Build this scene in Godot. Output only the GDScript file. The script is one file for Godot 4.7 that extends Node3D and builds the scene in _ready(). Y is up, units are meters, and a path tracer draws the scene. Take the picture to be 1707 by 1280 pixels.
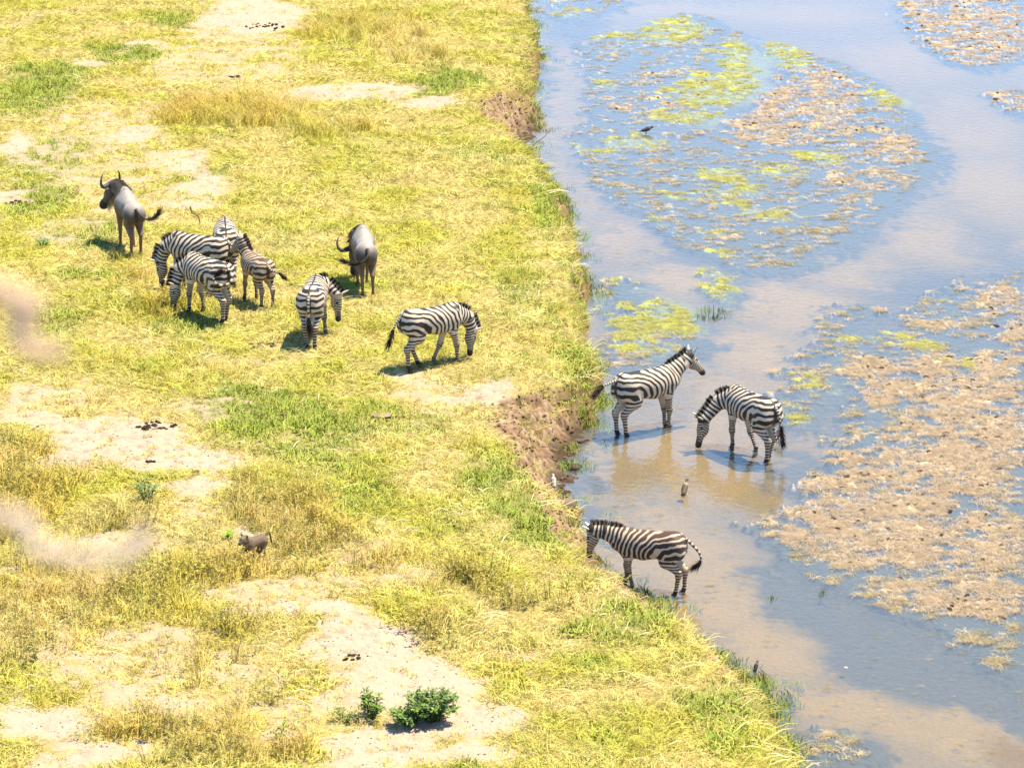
extends Node3D
# A river bank seen from a lookout: zebras and wildebeest on straw grass, a shallow silty river with weed beds.

const WATER_Y := 0.0
const BANK_H := 0.75

# the waterline and the upper edge of the bank, in metres (x, z), far to near
const WATERLINE := [Vector2(0.24, -107.90), Vector2(0.33, -101.70), Vector2(0.54, -96.14), Vector2(0.73, -91.92), Vector2(0.39, -88.04), Vector2(0.61, -85.86), Vector2(0.78, -84.12), Vector2(0.32, -81.78), Vector2(0.57, -80.19), Vector2(0.99, -76.88), Vector2(1.29, -73.55), Vector2(1.44, -70.97), Vector2(1.56, -68.79), Vector2(1.40, -66.73), Vector2(1.43, -64.16), Vector2(1.67, -62.15), Vector2(1.46, -60.25), Vector2(1.36, -59.16), Vector2(1.08, -57.76), Vector2(0.99, -56.42), Vector2(1.09, -54.83), Vector2(1.15, -53.91), Vector2(1.39, -52.44), Vector2(1.65, -51.31), Vector2(2.19, -50.49), Vector2(2.65, -49.18), Vector2(3.00, -48.06), Vector2(3.58, -47.21), Vector2(3.66, -45.82), Vector2(3.71, -44.83), Vector2(3.99, -43.46)]
const BANK_TOP := [Vector2(0.16, -103.64), Vector2(0.22, -97.68), Vector2(0.30, -92.34), Vector2(0.49, -89.08), Vector2(0.13, -86.17), Vector2(-0.58, -84.71), Vector2(-1.33, -83.58), Vector2(-0.79, -82.06), Vector2(-0.05, -79.18), Vector2(0.37, -77.02), Vector2(0.69, -73.85), Vector2(0.96, -71.16), Vector2(1.12, -68.90), Vector2(1.26, -66.76), Vector2(1.13, -64.10), Vector2(1.19, -62.02), Vector2(1.31, -59.99), Vector2(0.34, -59.39), Vector2(-0.52, -58.51), Vector2(-0.57, -57.34), Vector2(-0.19, -55.81), Vector2(0.15, -54.20), Vector2(0.31, -52.81), Vector2(0.49, -51.78), Vector2(0.78, -50.37), Vector2(1.22, -49.39), Vector2(1.77, -48.55), Vector2(2.25, -47.74), Vector2(2.67, -46.28), Vector2(2.99, -45.01), Vector2(3.19, -43.80), Vector2(3.32, -42.85), Vector2(3.55, -41.74)]
# weed beds in the river, outlines in metres
const BEDS := [
	[Vector2(1.8, -95.1), Vector2(3.6, -97.2), Vector2(5.3, -99.8), Vector2(6.5, -97.5), Vector2(8.0, -94.4), Vector2(9.3, -91.9), Vector2(10.1, -88.8), Vector2(10.4, -84.5), Vector2(10.4, -80.5), Vector2(9.2, -76.6), Vector2(8.0, -73.8), Vector2(6.7, -71.5), Vector2(5.7, -70.2), Vector2(4.9, -70.1), Vector2(4.1, -71.7), Vector2(3.1, -74.4), Vector2(2.2, -77.5), Vector2(1.6, -81.8), Vector2(2.0, -85.9), Vector2(2.1, -90.3)],
	[Vector2(1.8, -64.2), Vector2(2.0, -67.0), Vector2(2.6, -68.1), Vector2(3.3, -68.3), Vector2(4.1, -66.1), Vector2(3.9, -64.6), Vector2(3.1, -63.5), Vector2(2.2, -63.1)],
	[Vector2(4.2, -70.2), Vector2(4.6, -70.2), Vector2(4.8, -69.1), Vector2(4.6, -68.1), Vector2(4.3, -68.0), Vector2(4.1, -69.0)],
	[Vector2(2.0, -69.5), Vector2(2.6, -69.7), Vector2(2.9, -68.8), Vector2(2.1, -67.9)],
	[Vector2(6.4, -63.3), Vector2(7.3, -65.6), Vector2(8.4, -68.1), Vector2(9.7, -69.5), Vector2(11.2, -71.0), Vector2(7.7, -46.7), Vector2(7.1, -47.7), Vector2(6.5, -48.9), Vector2(5.9, -50.0), Vector2(5.1, -51.3), Vector2(4.4, -52.6), Vector2(4.0, -53.8), Vector2(4.9, -54.8), Vector2(5.4, -56.8), Vector2(6.0, -58.5), Vector2(6.3, -60.6)],
	[Vector2(12.0, -107.9), Vector2(11.5, -99.8), Vector2(11.6, -96.1), Vector2(12.0, -92.7), Vector2(12.9, -91.5), Vector2(14.3, -92.3), Vector2(16.6, -107.9)],
	[Vector2(12.7, -88.8), Vector2(13.9, -89.6), Vector2(13.2, -85.2), Vector2(12.8, -86.6)],
	[Vector2(4.8, -60.2), Vector2(5.7, -64.2), Vector2(6.7, -67.2), Vector2(7.7, -68.1), Vector2(6.4, -63.3), Vector2(5.7, -59.9), Vector2(5.0, -59.3)],
	[Vector2(4.1, -44.9), Vector2(4.7, -45.3), Vector2(5.2, -44.8), Vector2(4.9, -44.0), Vector2(4.0, -43.7)],
	[Vector2(0.8, -100.3), Vector2(1.9, -102.7), Vector2(3.7, -101.7), Vector2(2.8, -99.3), Vector2(1.2, -98.8)],
]
# patches [x, z, half width, half depth, strength]
const BARE := [[-7.4, -95.4, 1.7, 3.1, 1.00], [-10.0, -91.3, 0.8, 0.8, 0.80], [-3.9, -85.1, 1.7, 1.6, 1.00], [-2.0, -83.7, 0.9, 0.7, 0.90], [-9.1, -80.3, 0.6, 1.6, 0.90], [-7.5, -77.0, 0.5, 1.5, 0.90], [-7.0, -74.4, 0.8, 1.7, 0.70], [-8.0, -73.0, 0.8, 2.2, 0.50], [-11.9, -79.2, 0.4, 1.4, 0.90], [-11.2, -73.6, 0.5, 0.9, 0.90], [-11.1, -88.7, 0.5, 0.8, 0.70], [-8.4, -57.3, 0.7, 0.8, 1.00], [-7.0, -56.5, 1.4, 1.3, 1.00], [-5.6, -55.2, 1.1, 0.9, 1.00], [-5.2, -53.7, 0.6, 0.8, 0.80], [-7.7, -55.2, 0.8, 0.5, 0.70], [-3.0, -47.7, 1.0, 0.6, 0.90], [-2.2, -46.5, 1.0, 1.0, 1.00], [-1.3, -45.1, 1.1, 0.9, 0.90], [-0.5, -43.6, 0.9, 1.0, 1.00], [-1.9, -43.0, 1.1, 0.9, 0.90], [-1.2, -42.2, 1.6, 0.4, 0.90], [-6.5, -43.5, 0.9, 0.6, 1.00], [-5.6, -42.4, 0.9, 0.5, 0.90], [-1.8, -60.1, 0.7, 0.4, 0.70], [-0.6, -59.3, 0.7, 0.6, 1.00], [-0.0, -57.9, 0.4, 0.9, 1.00], [-4.5, -51.1, 0.5, 0.6, 0.40], [-3.1, -57.5, 0.3, 0.4, 0.30], [-4.1, -59.7, 0.2, 0.3, 0.40], [-5.2, -52.4, 0.6, 0.6, 0.60], [-0.8, -48.2, 0.5, 0.4, 0.30], [-5.2, -45.3, 2.4, 2.1, 0.50], [-6.6, -50.4, 1.9, 1.7, 0.50], [-3.7, -48.5, 1.4, 1.5, 0.52], [-2.2, -49.6, 1.4, 1.3, 0.42], [0.4, -46.0, 1.0, 1.4, 0.36], [-10.0, -79.2, 2.4, 6.4, 0.50], [-7.6, -89.9, 2.9, 5.6, 0.52], [-9.7, -71.2, 1.3, 2.1, 0.45], [-2.5, -44.2, 1.2, 2.0, 0.55], [-8.2, -75.5, 1.6, 4.7, 0.50], [-1.0, -59.0, 1.3, 1.1, 0.50], [-8.3, -59.0, 1.0, 2.2, 0.50], [-5.6, -57.9, 1.5, 1.4, 0.45], [-13.6, -92.3, 1.0, 5.1, 0.40], [-1.5, -51.2, 1.1, 1.7, 0.34], [-4.9, -61.2, 1.3, 1.6, 0.34], [-4.1, -50.9, 0.2, 0.4, 0.90], [-2.4, -61.2, 1.3, 1.2, 0.30], [-1.6, -55.5, 1.2, 1.6, 0.30], [-8.6, -94.1, 0.7, 1.7, 0.60], [-4.3, -81.8, 0.6, 0.7, 0.20], [-11.9, -92.3, 1.0, 1.3, 0.30]]
const GREEN := [[-12.1, -85.3, 1.2, 3.3, 0.80], [-11.7, -88.3, 0.8, 0.9, 0.70], [-10.5, -89.9, 1.0, 1.3, 0.80], [-9.9, -89.1, 0.6, 0.8, 0.90], [-9.5, -94.9, 0.7, 1.3, 0.70], [-10.9, -77.9, 1.1, 2.5, 0.70], [-10.6, -73.8, 0.9, 1.7, 0.70], [-8.4, -71.7, 0.6, 0.8, 0.60], [-9.0, -70.6, 0.8, 1.5, 0.50], [-7.1, -75.5, 0.7, 1.2, 0.50], [-6.1, -96.3, 0.7, 1.1, 0.30], [-1.7, -86.0, 1.1, 1.2, 1.00], [-2.0, -84.9, 0.6, 0.6, 1.00], [-4.0, -84.0, 0.4, 0.6, 0.80], [-0.3, -78.2, 0.3, 0.9, 0.70], [-2.6, -66.8, 0.7, 0.9, 0.30], [-4.5, -57.9, 1.3, 1.6, 0.80], [-3.4, -56.8, 1.0, 1.7, 0.70], [-2.5, -57.9, 0.9, 1.4, 0.50], [-0.3, -54.5, 0.6, 1.3, 0.70], [0.2, -52.7, 0.5, 0.9, 0.80], [0.4, -51.5, 0.6, 0.7, 0.90], [0.8, -73.8, 0.3, 3.3, 0.70], [1.1, -68.7, 0.2, 1.9, 0.70], [1.8, -47.7, 0.6, 1.0, 0.60], [2.9, -44.0, 0.3, 1.3, 0.70], [-1.0, -78.6, 0.8, 1.6, 0.40], [0.2, -66.3, 0.5, 2.7, 0.40], [0.9, -62.8, 0.2, 1.7, 0.60], [1.2, -61.2, 0.2, 2.0, 0.80], [0.1, -61.2, 0.6, 0.6, 0.40], [-0.4, -59.7, 0.4, 0.4, 0.50], [-1.6, -57.5, 0.7, 1.1, 0.40], [-2.5, -53.3, 0.8, 1.2, 0.40], [-8.9, -63.5, 0.7, 1.3, 0.50], [-8.4, -67.2, 0.6, 0.9, 0.50], [-6.2, -63.5, 0.8, 0.8, 0.60], [-0.0, -77.3, 0.4, 0.7, 0.40], [2.8, -44.7, 0.5, 1.3, 0.60], [1.3, -65.9, 0.1, 2.7, 0.70], [-0.7, -52.4, 0.6, 1.2, 0.30], [-3.0, -54.8, 0.6, 1.0, 0.40], [-5.1, -69.1, 0.5, 0.7, 0.30], [1.2, -46.5, 0.6, 1.0, 0.40], [0.1, -92.3, 0.2, 3.4, 0.30]]
const TALL := [[-7.0, -82.5, 1.9, 1.9, 1.00], [-8.9, -82.5, 0.7, 1.0, 0.50], [-4.5, -80.5, 1.2, 1.3, 0.50], [-3.9, -93.2, 2.0, 2.6, 0.50], [-2.5, -89.5, 1.3, 1.6, 0.40], [-8.0, -54.5, 0.9, 1.9, 1.00], [-8.1, -52.7, 0.6, 1.2, 0.80], [-6.5, -51.8, 0.7, 0.9, 0.60], [-3.7, -52.1, 0.9, 1.5, 0.90], [-2.8, -51.2, 0.6, 1.1, 0.70], [-2.0, -50.2, 0.6, 0.8, 0.70], [-4.4, -49.6, 1.1, 1.2, 0.80], [-7.4, -49.6, 0.7, 1.6, 0.70], [-5.9, -48.5, 1.1, 1.3, 0.70], [-6.8, -46.5, 0.9, 1.0, 0.70], [-4.6, -46.5, 1.0, 1.4, 0.70], [-5.3, -47.0, 0.7, 1.0, 0.60], [-3.8, -44.5, 0.7, 0.7, 0.70], [-4.5, -43.2, 1.2, 1.0, 0.90], [-3.4, -43.0, 0.8, 0.8, 0.80], [-0.9, -48.8, 0.7, 0.9, 0.80], [-1.4, -47.0, 0.5, 0.7, 0.70], [0.2, -48.5, 0.6, 0.8, 0.40], [-8.0, -67.0, 0.7, 0.9, 0.50], [-6.7, -64.7, 0.5, 1.0, 0.90], [-6.1, -64.1, 0.6, 0.6, 0.50], [-4.4, -54.0, 0.2, 0.5, 0.80], [-6.4, -42.3, 0.5, 0.3, 0.60], [-3.3, -49.8, 0.7, 0.8, 0.40]]
const ALGAE := [[6.3, -91.9, 0.8, 4.0, 1.00], [5.4, -88.8, 1.4, 2.3, 0.90], [4.6, -85.5, 1.2, 1.0, 0.80], [3.1, -82.8, 0.9, 0.7, 0.90], [4.6, -97.0, 1.2, 2.2, 0.80], [3.2, -96.1, 0.7, 1.1, 0.60], [7.6, -93.6, 0.7, 2.1, 1.00], [7.9, -92.7, 0.5, 1.2, 0.80], [2.5, -89.6, 0.4, 0.8, 0.70], [10.0, -87.7, 0.6, 1.0, 1.00], [5.0, -79.3, 0.6, 0.6, 0.90], [5.2, -78.1, 0.8, 0.6, 0.90], [5.3, -76.3, 0.3, 1.1, 0.80], [2.2, -81.8, 0.6, 0.8, 0.80], [7.5, -81.1, 0.7, 0.6, 0.90], [4.1, -76.9, 0.8, 0.6, 0.60], [6.4, -79.3, 0.9, 0.9, 0.60], [6.3, -75.2, 0.7, 0.6, 0.50], [3.2, -74.9, 0.3, 0.4, 0.80], [4.6, -71.7, 0.4, 0.5, 0.60], [4.4, -69.3, 0.3, 1.2, 1.00], [3.2, -67.4, 0.9, 1.0, 1.00], [2.5, -66.1, 0.6, 1.1, 1.00], [3.6, -65.9, 0.5, 0.7, 0.80], [2.7, -64.6, 0.7, 0.4, 0.70], [5.2, -60.2, 0.3, 0.4, 1.00], [5.8, -62.1, 0.2, 0.5, 0.90], [5.8, -62.7, 0.1, 0.2, 1.00], [6.9, -65.4, 0.4, 0.4, 0.70], [8.2, -64.6, 0.4, 0.4, 0.80], [8.9, -63.3, 0.3, 0.3, 0.70], [7.9, -65.2, 0.2, 0.3, 0.80], [2.6, -69.0, 0.4, 0.5, 0.60], [4.8, -45.3, 0.3, 0.2, 0.60], [4.4, -52.0, 0.2, 0.2, 0.50], [4.6, -73.8, 0.5, 0.4, 0.50], [1.7, -99.8, 1.1, 1.1, 0.50], [8.5, -83.8, 0.6, 1.4, 0.30]]
const BROWN := [[8.2, -88.8, 1.1, 2.7, 1.00], [7.3, -85.2, 1.7, 2.5, 1.00], [6.7, -83.4, 0.9, 1.3, 1.00], [9.3, -82.4, 0.9, 2.0, 0.70], [8.5, -78.7, 1.1, 1.5, 0.50], [4.6, -89.6, 1.0, 2.3, 0.50], [3.8, -86.6, 1.2, 1.1, 0.50], [8.1, -62.1, 1.7, 2.0, 1.00], [7.2, -62.1, 0.8, 1.6, 1.00], [8.6, -59.2, 1.3, 2.1, 1.00], [7.2, -56.8, 1.6, 2.0, 0.90], [6.1, -54.8, 1.2, 1.6, 1.00], [7.4, -53.3, 1.3, 1.8, 0.90], [6.2, -52.7, 1.0, 0.9, 0.90], [7.5, -50.5, 0.8, 1.3, 0.80], [6.7, -50.8, 0.6, 0.7, 0.70], [5.0, -53.6, 0.6, 0.6, 0.80], [13.4, -97.9, 1.9, 5.5, 1.00], [13.1, -87.3, 0.5, 1.5, 1.00], [7.9, -66.7, 0.6, 0.9, 0.50], [8.9, -65.9, 0.5, 0.7, 0.40], [10.3, -67.2, 0.4, 2.7, 0.80], [9.7, -63.7, 0.5, 1.2, 0.70]]
const SILT := [[1.8, -92.7, 0.7, 3.3, 0.70], [1.3, -85.2, 0.6, 4.2, 0.90], [1.5, -78.7, 0.6, 3.0, 1.00], [2.6, -73.0, 0.8, 1.3, 1.00], [3.5, -70.0, 0.8, 1.2, 1.00], [1.9, -65.4, 0.2, 1.7, 0.40], [5.3, -100.7, 2.7, 1.2, 0.70], [8.8, -99.8, 2.1, 1.4, 0.60], [11.0, -92.7, 1.5, 2.5, 0.60], [11.7, -85.2, 1.1, 4.2, 0.60], [11.3, -78.7, 1.0, 3.6, 0.80], [9.4, -73.0, 1.1, 2.1, 0.80], [7.3, -71.0, 1.2, 1.5, 1.00], [5.8, -67.6, 1.0, 1.8, 1.00], [4.9, -64.6, 0.8, 1.7, 1.00], [4.1, -62.1, 0.7, 1.6, 0.80], [2.5, -54.5, 0.6, 1.2, 0.90], [2.0, -52.7, 0.6, 1.2, 0.70], [3.0, -52.7, 0.8, 1.7, 1.00], [3.3, -50.5, 0.9, 1.3, 1.00], [4.1, -48.4, 0.9, 1.0, 0.90], [4.8, -46.5, 1.3, 0.8, 1.00], [6.1, -45.6, 1.4, 0.9, 0.80], [6.7, -44.5, 0.7, 0.6, 0.70], [5.7, -59.2, 0.5, 1.1, 0.30], [5.0, -62.9, 0.6, 0.8, 0.70], [3.4, -56.4, 0.8, 1.3, 0.70], [2.9, -58.5, 0.9, 1.4, 0.60], [3.9, -59.2, 0.7, 1.4, 0.70], [1.8, -56.4, 0.4, 1.3, 0.30]]
const DARK := [[1.1, -57.8, 0.4, 2.1, 1.00], [1.4, -54.5, 0.3, 1.2, 1.00], [1.6, -59.9, 0.3, 1.1, 0.90], [1.4, -81.8, 0.3, 6.5, 0.40], [4.7, -50.5, 0.8, 1.1, 1.00], [5.5, -48.9, 1.1, 1.3, 1.00], [6.7, -47.2, 1.2, 1.2, 1.00], [7.3, -46.0, 0.4, 0.7, 1.00], [4.3, -52.2, 0.5, 1.1, 0.90], [5.0, -56.8, 0.4, 2.0, 0.90], [6.2, -61.4, 0.3, 2.3, 0.80], [3.8, -45.8, 0.3, 1.4, 1.00], [3.8, -44.7, 0.3, 0.9, 1.00], [4.0, -44.3, 0.5, 0.6, 0.80], [8.9, -69.0, 1.5, 2.8, 0.70], [10.5, -72.0, 0.8, 3.1, 0.50], [5.3, -72.5, 2.6, 2.1, 0.60], [0.8, -91.1, 0.3, 4.8, 0.70], [7.8, -75.7, 1.4, 2.8, 0.50], [1.9, -97.9, 1.0, 2.7, 0.70], [1.8, -69.0, 0.5, 1.9, 0.50]]
# a thin channel through the upper bed
const CHANNEL := [Vector2(7.0, -96.1), Vector2(6.9, -92.7), Vector2(7.1, -90.3), Vector2(6.5, -87.7), Vector2(5.8, -85.5), Vector2(4.6, -84.1), Vector2(3.5, -83.0), Vector2(2.5, -82.6), Vector2(1.5, -82.3)]

var rng := RandomNumberGenerator.new()
var n_big := FastNoiseLite.new()
var n_mid := FastNoiseLite.new()
var n_fine := FastNoiseLite.new()
var n_grain := FastNoiseLite.new()
var n_strip := FastNoiseLite.new()
var land_mask: Image
var river_mask: Image
const MX0 := -18.0
const MX1 := 18.0
const MZ0 := -116.0
const MZ1 := -38.0
const MASK_CELL := 0.06
var xw_tab := PackedFloat32Array()
var xt_tab := PackedFloat32Array()

# results of ground_at()
var g_h := 0.0
var g_c := Color()
var g_bare := 0.0
var g_green := 0.0
var g_tall := 0.0
var g_t := 0.0
var g_mud := 0.0
var g_weed := 0.0

var mats := {}


func _ready() -> void:
	rng.seed = 7
	camera_and_light()
	set_noise()
	make_masks()
	make_materials()
	build_ground()
	build_water()
	build_animals()
	build_birds()
	build_bushes()
	build_small_things()
	build_grass()
	build_twigs()


func camera_and_light() -> void:
	var cam := Camera3D.new()
	cam.name = "camera"
	add_child(cam)
	cam.position = Vector3(0, 19.0, 0)
	cam.rotation_degrees = Vector3(-17, 0, 0)
	cam.keep_aspect = Camera3D.KEEP_HEIGHT
	var lens := CameraAttributesPhysical.new()
	lens.frustum_focal_length = 106.7
	lens.frustum_focus_distance = 64.0
	lens.frustum_near = 0.1
	lens.frustum_far = 4000.0
	lens.exposure_aperture = 4.5
	cam.attributes = lens
	cam.fov = 12.84
	cam.near = 0.1
	cam.far = 4000.0
	cam.current = true

	var we := WorldEnvironment.new()
	we.name = "world"
	var e := Environment.new()
	e.background_mode = Environment.BG_SKY
	var sky := Sky.new()
	var sm := ProceduralSkyMaterial.new()
	sm.sky_top_color = Color(0.05, 0.12, 0.255).linear_to_srgb()
	sm.sky_horizon_color = Color(0.25, 0.42, 0.69).linear_to_srgb()
	sm.sky_curve = 0.25
	sm.sky_energy_multiplier = 1.25
	sm.ground_bottom_color = Color(0.3, 0.25, 0.16).linear_to_srgb()
	sm.ground_horizon_color = Color(0.5, 0.48, 0.42).linear_to_srgb()
	sky.sky_material = sm
	e.sky = sky
	e.tonemap_mode = Environment.TONE_MAPPER_LINEAR
	e.tonemap_exposure = 2.3
	e.sdfgi_enabled = true
	e.ssao_enabled = true
	e.ssil_enabled = true
	we.environment = e
	add_child(we)

	var sun := DirectionalLight3D.new()
	sun.name = "sun"
	sun.light_energy = 1.6
	sun.light_color = Color(1.0, 0.94, 0.82)
	sun.light_angular_distance = 0.5
	sun.shadow_enabled = true
	add_child(sun)
	var to_sun := Vector3(0.36, 1.0, -0.12)
	sun.look_at_from_position(to_sun * 100.0, Vector3.ZERO, Vector3(0, 0, -1))


# ---------------------------------------------------------------- helpers

func numbered(called: String) -> String:
	if not has_node(NodePath(called)):
		return called
	var k := 1
	while has_node(NodePath("%s_%03d" % [called, k])):
		k += 1
	return "%s_%03d" % [called, k]


func tag(o: Node, label: String, category := "", group := "", kind := "") -> void:
	if label:
		o.set_meta("label", label)
	if category:
		o.set_meta("category", category)
	if group:
		o.set_meta("group", group)
	if kind:
		o.set_meta("kind", kind)


func thing(called: String, label: String, category: String, at: Vector3, turn := 0.0, group := "") -> Node3D:
	var o := Node3D.new()
	o.name = numbered(called)
	add_child(o)
	o.position = at
	o.rotation.y = turn
	tag(o, label, category, group)
	return o


func part(called: String, mesh: Mesh, m: Material, parent: Node) -> MeshInstance3D:
	var o := MeshInstance3D.new()
	o.mesh = mesh
	o.material_override = m
	var n := called
	if parent == self:
		n = numbered(called)
	else:
		var k := 1
		while parent.has_node(NodePath(n)):
			n = "%s_%03d" % [called, k]
			k += 1
	o.name = n
	parent.add_child(o)
	return o


func lin(r: float, g: float, b: float) -> Color:
	return Color(r, g, b).linear_to_srgb()


func make_materials() -> void:
	for d in [["ground", 0.95, 0.0], ["hide", 0.62, 0.0], ["hair", 0.7, 0.0], ["straw", 0.75, 0.45], ["leaf", 0.6, 0.5], ["horn", 0.4, 0.0], ["stone", 0.9, 0.0]]:
		var m := StandardMaterial3D.new()
		m.resource_name = d[0]
		m.vertex_color_use_as_albedo = true
		m.roughness = d[1]
		m.metallic_specular = 0.3
		m.cull_mode = BaseMaterial3D.CULL_DISABLED
		if d[2] > 0.0:
			m.backlight_enabled = true
			m.backlight = Color(d[2], d[2], d[2])
		mats[d[0]] = m
	mats["hide"].metallic_specular = 0.42
	mats["hide"].rim_enabled = true
	mats["hide"].rim = 0.15
	# fine relief of dry soil and mud
	var nt := NoiseTexture2D.new()
	nt.width = 512
	nt.height = 512
	nt.seamless = true
	var f := FastNoiseLite.new()
	f.seed = 3
	f.frequency = 0.02
	f.fractal_octaves = 5
	nt.noise = f
	mats["ground"].heightmap_enabled = true
	mats["ground"].heightmap_texture = nt
	mats["ground"].heightmap_scale = 2.0
	mats["ground"].uv1_triplanar = true
	mats["ground"].uv1_world_triplanar = true
	mats["ground"].uv1_scale = Vector3(0.8, 0.8, 0.8)
	# water: a smooth clear sheet with small ripples
	var w := StandardMaterial3D.new()
	w.resource_name = "river_water"
	w.transparency = BaseMaterial3D.TRANSPARENCY_ALPHA
	w.albedo_color = Color(0.8, 0.85, 0.9, 0.06)
	w.roughness = 0.03
	w.metallic_specular = 0.5
	w.normal_enabled = true
	w.normal_texture = ripple_texture()
	w.normal_scale = 1.0
	mats["water"] = w


func ripple_texture() -> Texture2D:
	var size := 1024
	var a := FastNoiseLite.new()
	a.seed = 21
	a.noise_type = FastNoiseLite.TYPE_SIMPLEX_SMOOTH
	a.frequency = 0.028
	a.fractal_octaves = 4
	a.fractal_gain = 0.55
	var im := a.get_seamless_image(size, size, false, false, 0.1, false)
	im.convert(Image.FORMAT_RGBA8)
	im.bump_map_to_normal_map(0.85)
	return ImageTexture.create_from_image(im)


func set_noise() -> void:
	var k := 11
	for d in [[n_big, 0.22, 3], [n_mid, 0.9, 3], [n_fine, 3.2, 3], [n_grain, 9.0, 2], [n_strip, 4.0, 2]]:
		d[0].seed = k
		d[0].noise_type = FastNoiseLite.TYPE_SIMPLEX_SMOOTH
		d[0].frequency = d[1]
		d[0].fractal_octaves = d[2]
		k += 1
	for i in 1000:
		var z := -130.0 + i * 0.1
		xw_tab.append(follow(WATERLINE, z))
		xt_tab.append(follow(BANK_TOP, z))


func follow(line: Array, z: float) -> float:
	# x on the line at this z; the points go from far (low z) to near
	var p: Vector2 = line[0]
	if z <= p.y:
		return p.x
	for i in range(1, line.size()):
		var q: Vector2 = line[i]
		if z <= q.y:
			var t := (z - p.y) / maxf(q.y - p.y, 0.001)
			t = t * t * (3.0 - 2.0 * t) * 0.5 + t * 0.5
			return lerpf(p.x, q.x, t)
		p = q
	return p.x + (z - p.y) * 0.12


func at_z(tab: PackedFloat32Array, z: float) -> float:
	var s := clampf((z + 130.0) * 10.0, 0.0, 998.0)
	var i := int(s)
	var out := lerpf(tab[i], tab[i + 1], s - i)
	if z > -30.1:
		out += minf(z + 30.1, 400.0) * 0.12
	return out


func fine_image(data: PackedFloat32Array, nx: int, nz: int) -> Image:
	var im := Image.create_from_data(nx, nz, false, Image.FORMAT_RGBAF, data.to_byte_array())
	im.resize(int((MX1 - MX0) / MASK_CELL), int((MZ1 - MZ0) / MASK_CELL), Image.INTERPOLATE_CUBIC)
	return im


func make_masks() -> void:
	var cell := 0.25
	var nx := int((MX1 - MX0) / cell)
	var nz := int((MZ1 - MZ0) / cell)
	var a := PackedFloat32Array()
	a.resize(nx * nz * 4)
	var b := a.duplicate()
	a = splatted(a, nx, nz, cell, [BARE, GREEN, TALL, DARK])
	b = splatted(b, nx, nz, cell, [[], ALGAE, BROWN, SILT])
	# the beds: filled outlines, softened
	var fill := PackedFloat32Array()
	fill.resize(nx * nz)
	for bed in BEDS:
		var poly := PackedVector2Array(bed)
		var lo: Vector2 = poly[0]
		var hi: Vector2 = poly[0]
		for p in poly:
			lo = lo.min(p)
			hi = hi.max(p)
		for k in range(clampi(int((lo.y - MZ0) / cell) - 1, 0, nz), clampi(int((hi.y - MZ0) / cell) + 2, 0, nz)):
			for i in range(clampi(int((lo.x - MX0) / cell) - 1, 0, nx), clampi(int((hi.x - MX0) / cell) + 2, 0, nx)):
				if Geometry2D.is_point_in_polygon(Vector2(MX0 + (i + 0.5) * cell, MZ0 + (k + 0.5) * cell), poly):
					fill[k * nx + i] = 1.0
	for q in 160:
		var s := q / 160.0 * (CHANNEL.size() - 1)
		var p: Vector2 = CHANNEL[int(s)].lerp(CHANNEL[int(s) + 1], s - int(s))
		for e in [-0.12, 0.12]:
			fill[int((p.y - MZ0) / cell) * nx + int((p.x + e - MX0) / cell)] = 0.0
	for turn in 2:
		var soft := fill.duplicate()
		for k in range(1, nz - 1):
			for i in range(1, nx - 1):
				var o := k * nx + i
				soft[o] = (fill[o] * 2.0 + fill[o - 1] + fill[o + 1] + fill[o - nx] + fill[o + nx]) / 6.0
		fill = soft
	for o in nx * nz:
		b[o * 4] = fill[o]
	land_mask = fine_image(a, nx, nz)
	river_mask = fine_image(b, nx, nz)


func splatted(data: PackedFloat32Array, nx: int, nz: int, cell: float, sets: Array) -> PackedFloat32Array:
	for c in sets.size():
		for p in sets[c]:
			var i0 := clampi(int((p[0] - p[2] * 1.6 - MX0) / cell), 0, nx - 1)
			var i1 := clampi(int((p[0] + p[2] * 1.6 - MX0) / cell) + 1, 0, nx - 1)
			var k0 := clampi(int((p[1] - p[3] * 1.6 - MZ0) / cell), 0, nz - 1)
			var k1 := clampi(int((p[1] + p[3] * 1.6 - MZ0) / cell) + 1, 0, nz - 1)
			for k in range(k0, k1 + 1):
				for i in range(i0, i1 + 1):
					var dx: float = (MX0 + (i + 0.5) * cell - p[0]) / p[2]
					var dz: float = (MZ0 + (k + 0.5) * cell - p[1]) / p[3]
					var v: float = p[4] * (1.0 - smoothstep(0.5, 1.4, sqrt(dx * dx + dz * dz)))
					var o := (k * nx + i) * 4 + c
					data[o] = maxf(data[o], v)
	return data


func mask(im: Image, x: float, z: float) -> Color:
	if x < MX0 or x > MX1 or z < MZ0 or z > MZ1:
		return Color(0, 0, 0, 0)
	return im.get_pixel(mini(int((x - MX0) / MASK_CELL), im.get_width() - 1), mini(int((z - MZ0) / MASK_CELL), im.get_height() - 1))


const SAND := Color(0.365, 0.285, 0.215)
const THATCH := Color(0.33, 0.265, 0.085)
const THATCH_GREEN := Color(0.15, 0.165, 0.035)
const MUD := Color(0.18, 0.112, 0.06)
const MUD_WET := Color(0.055, 0.038, 0.025)


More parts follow.
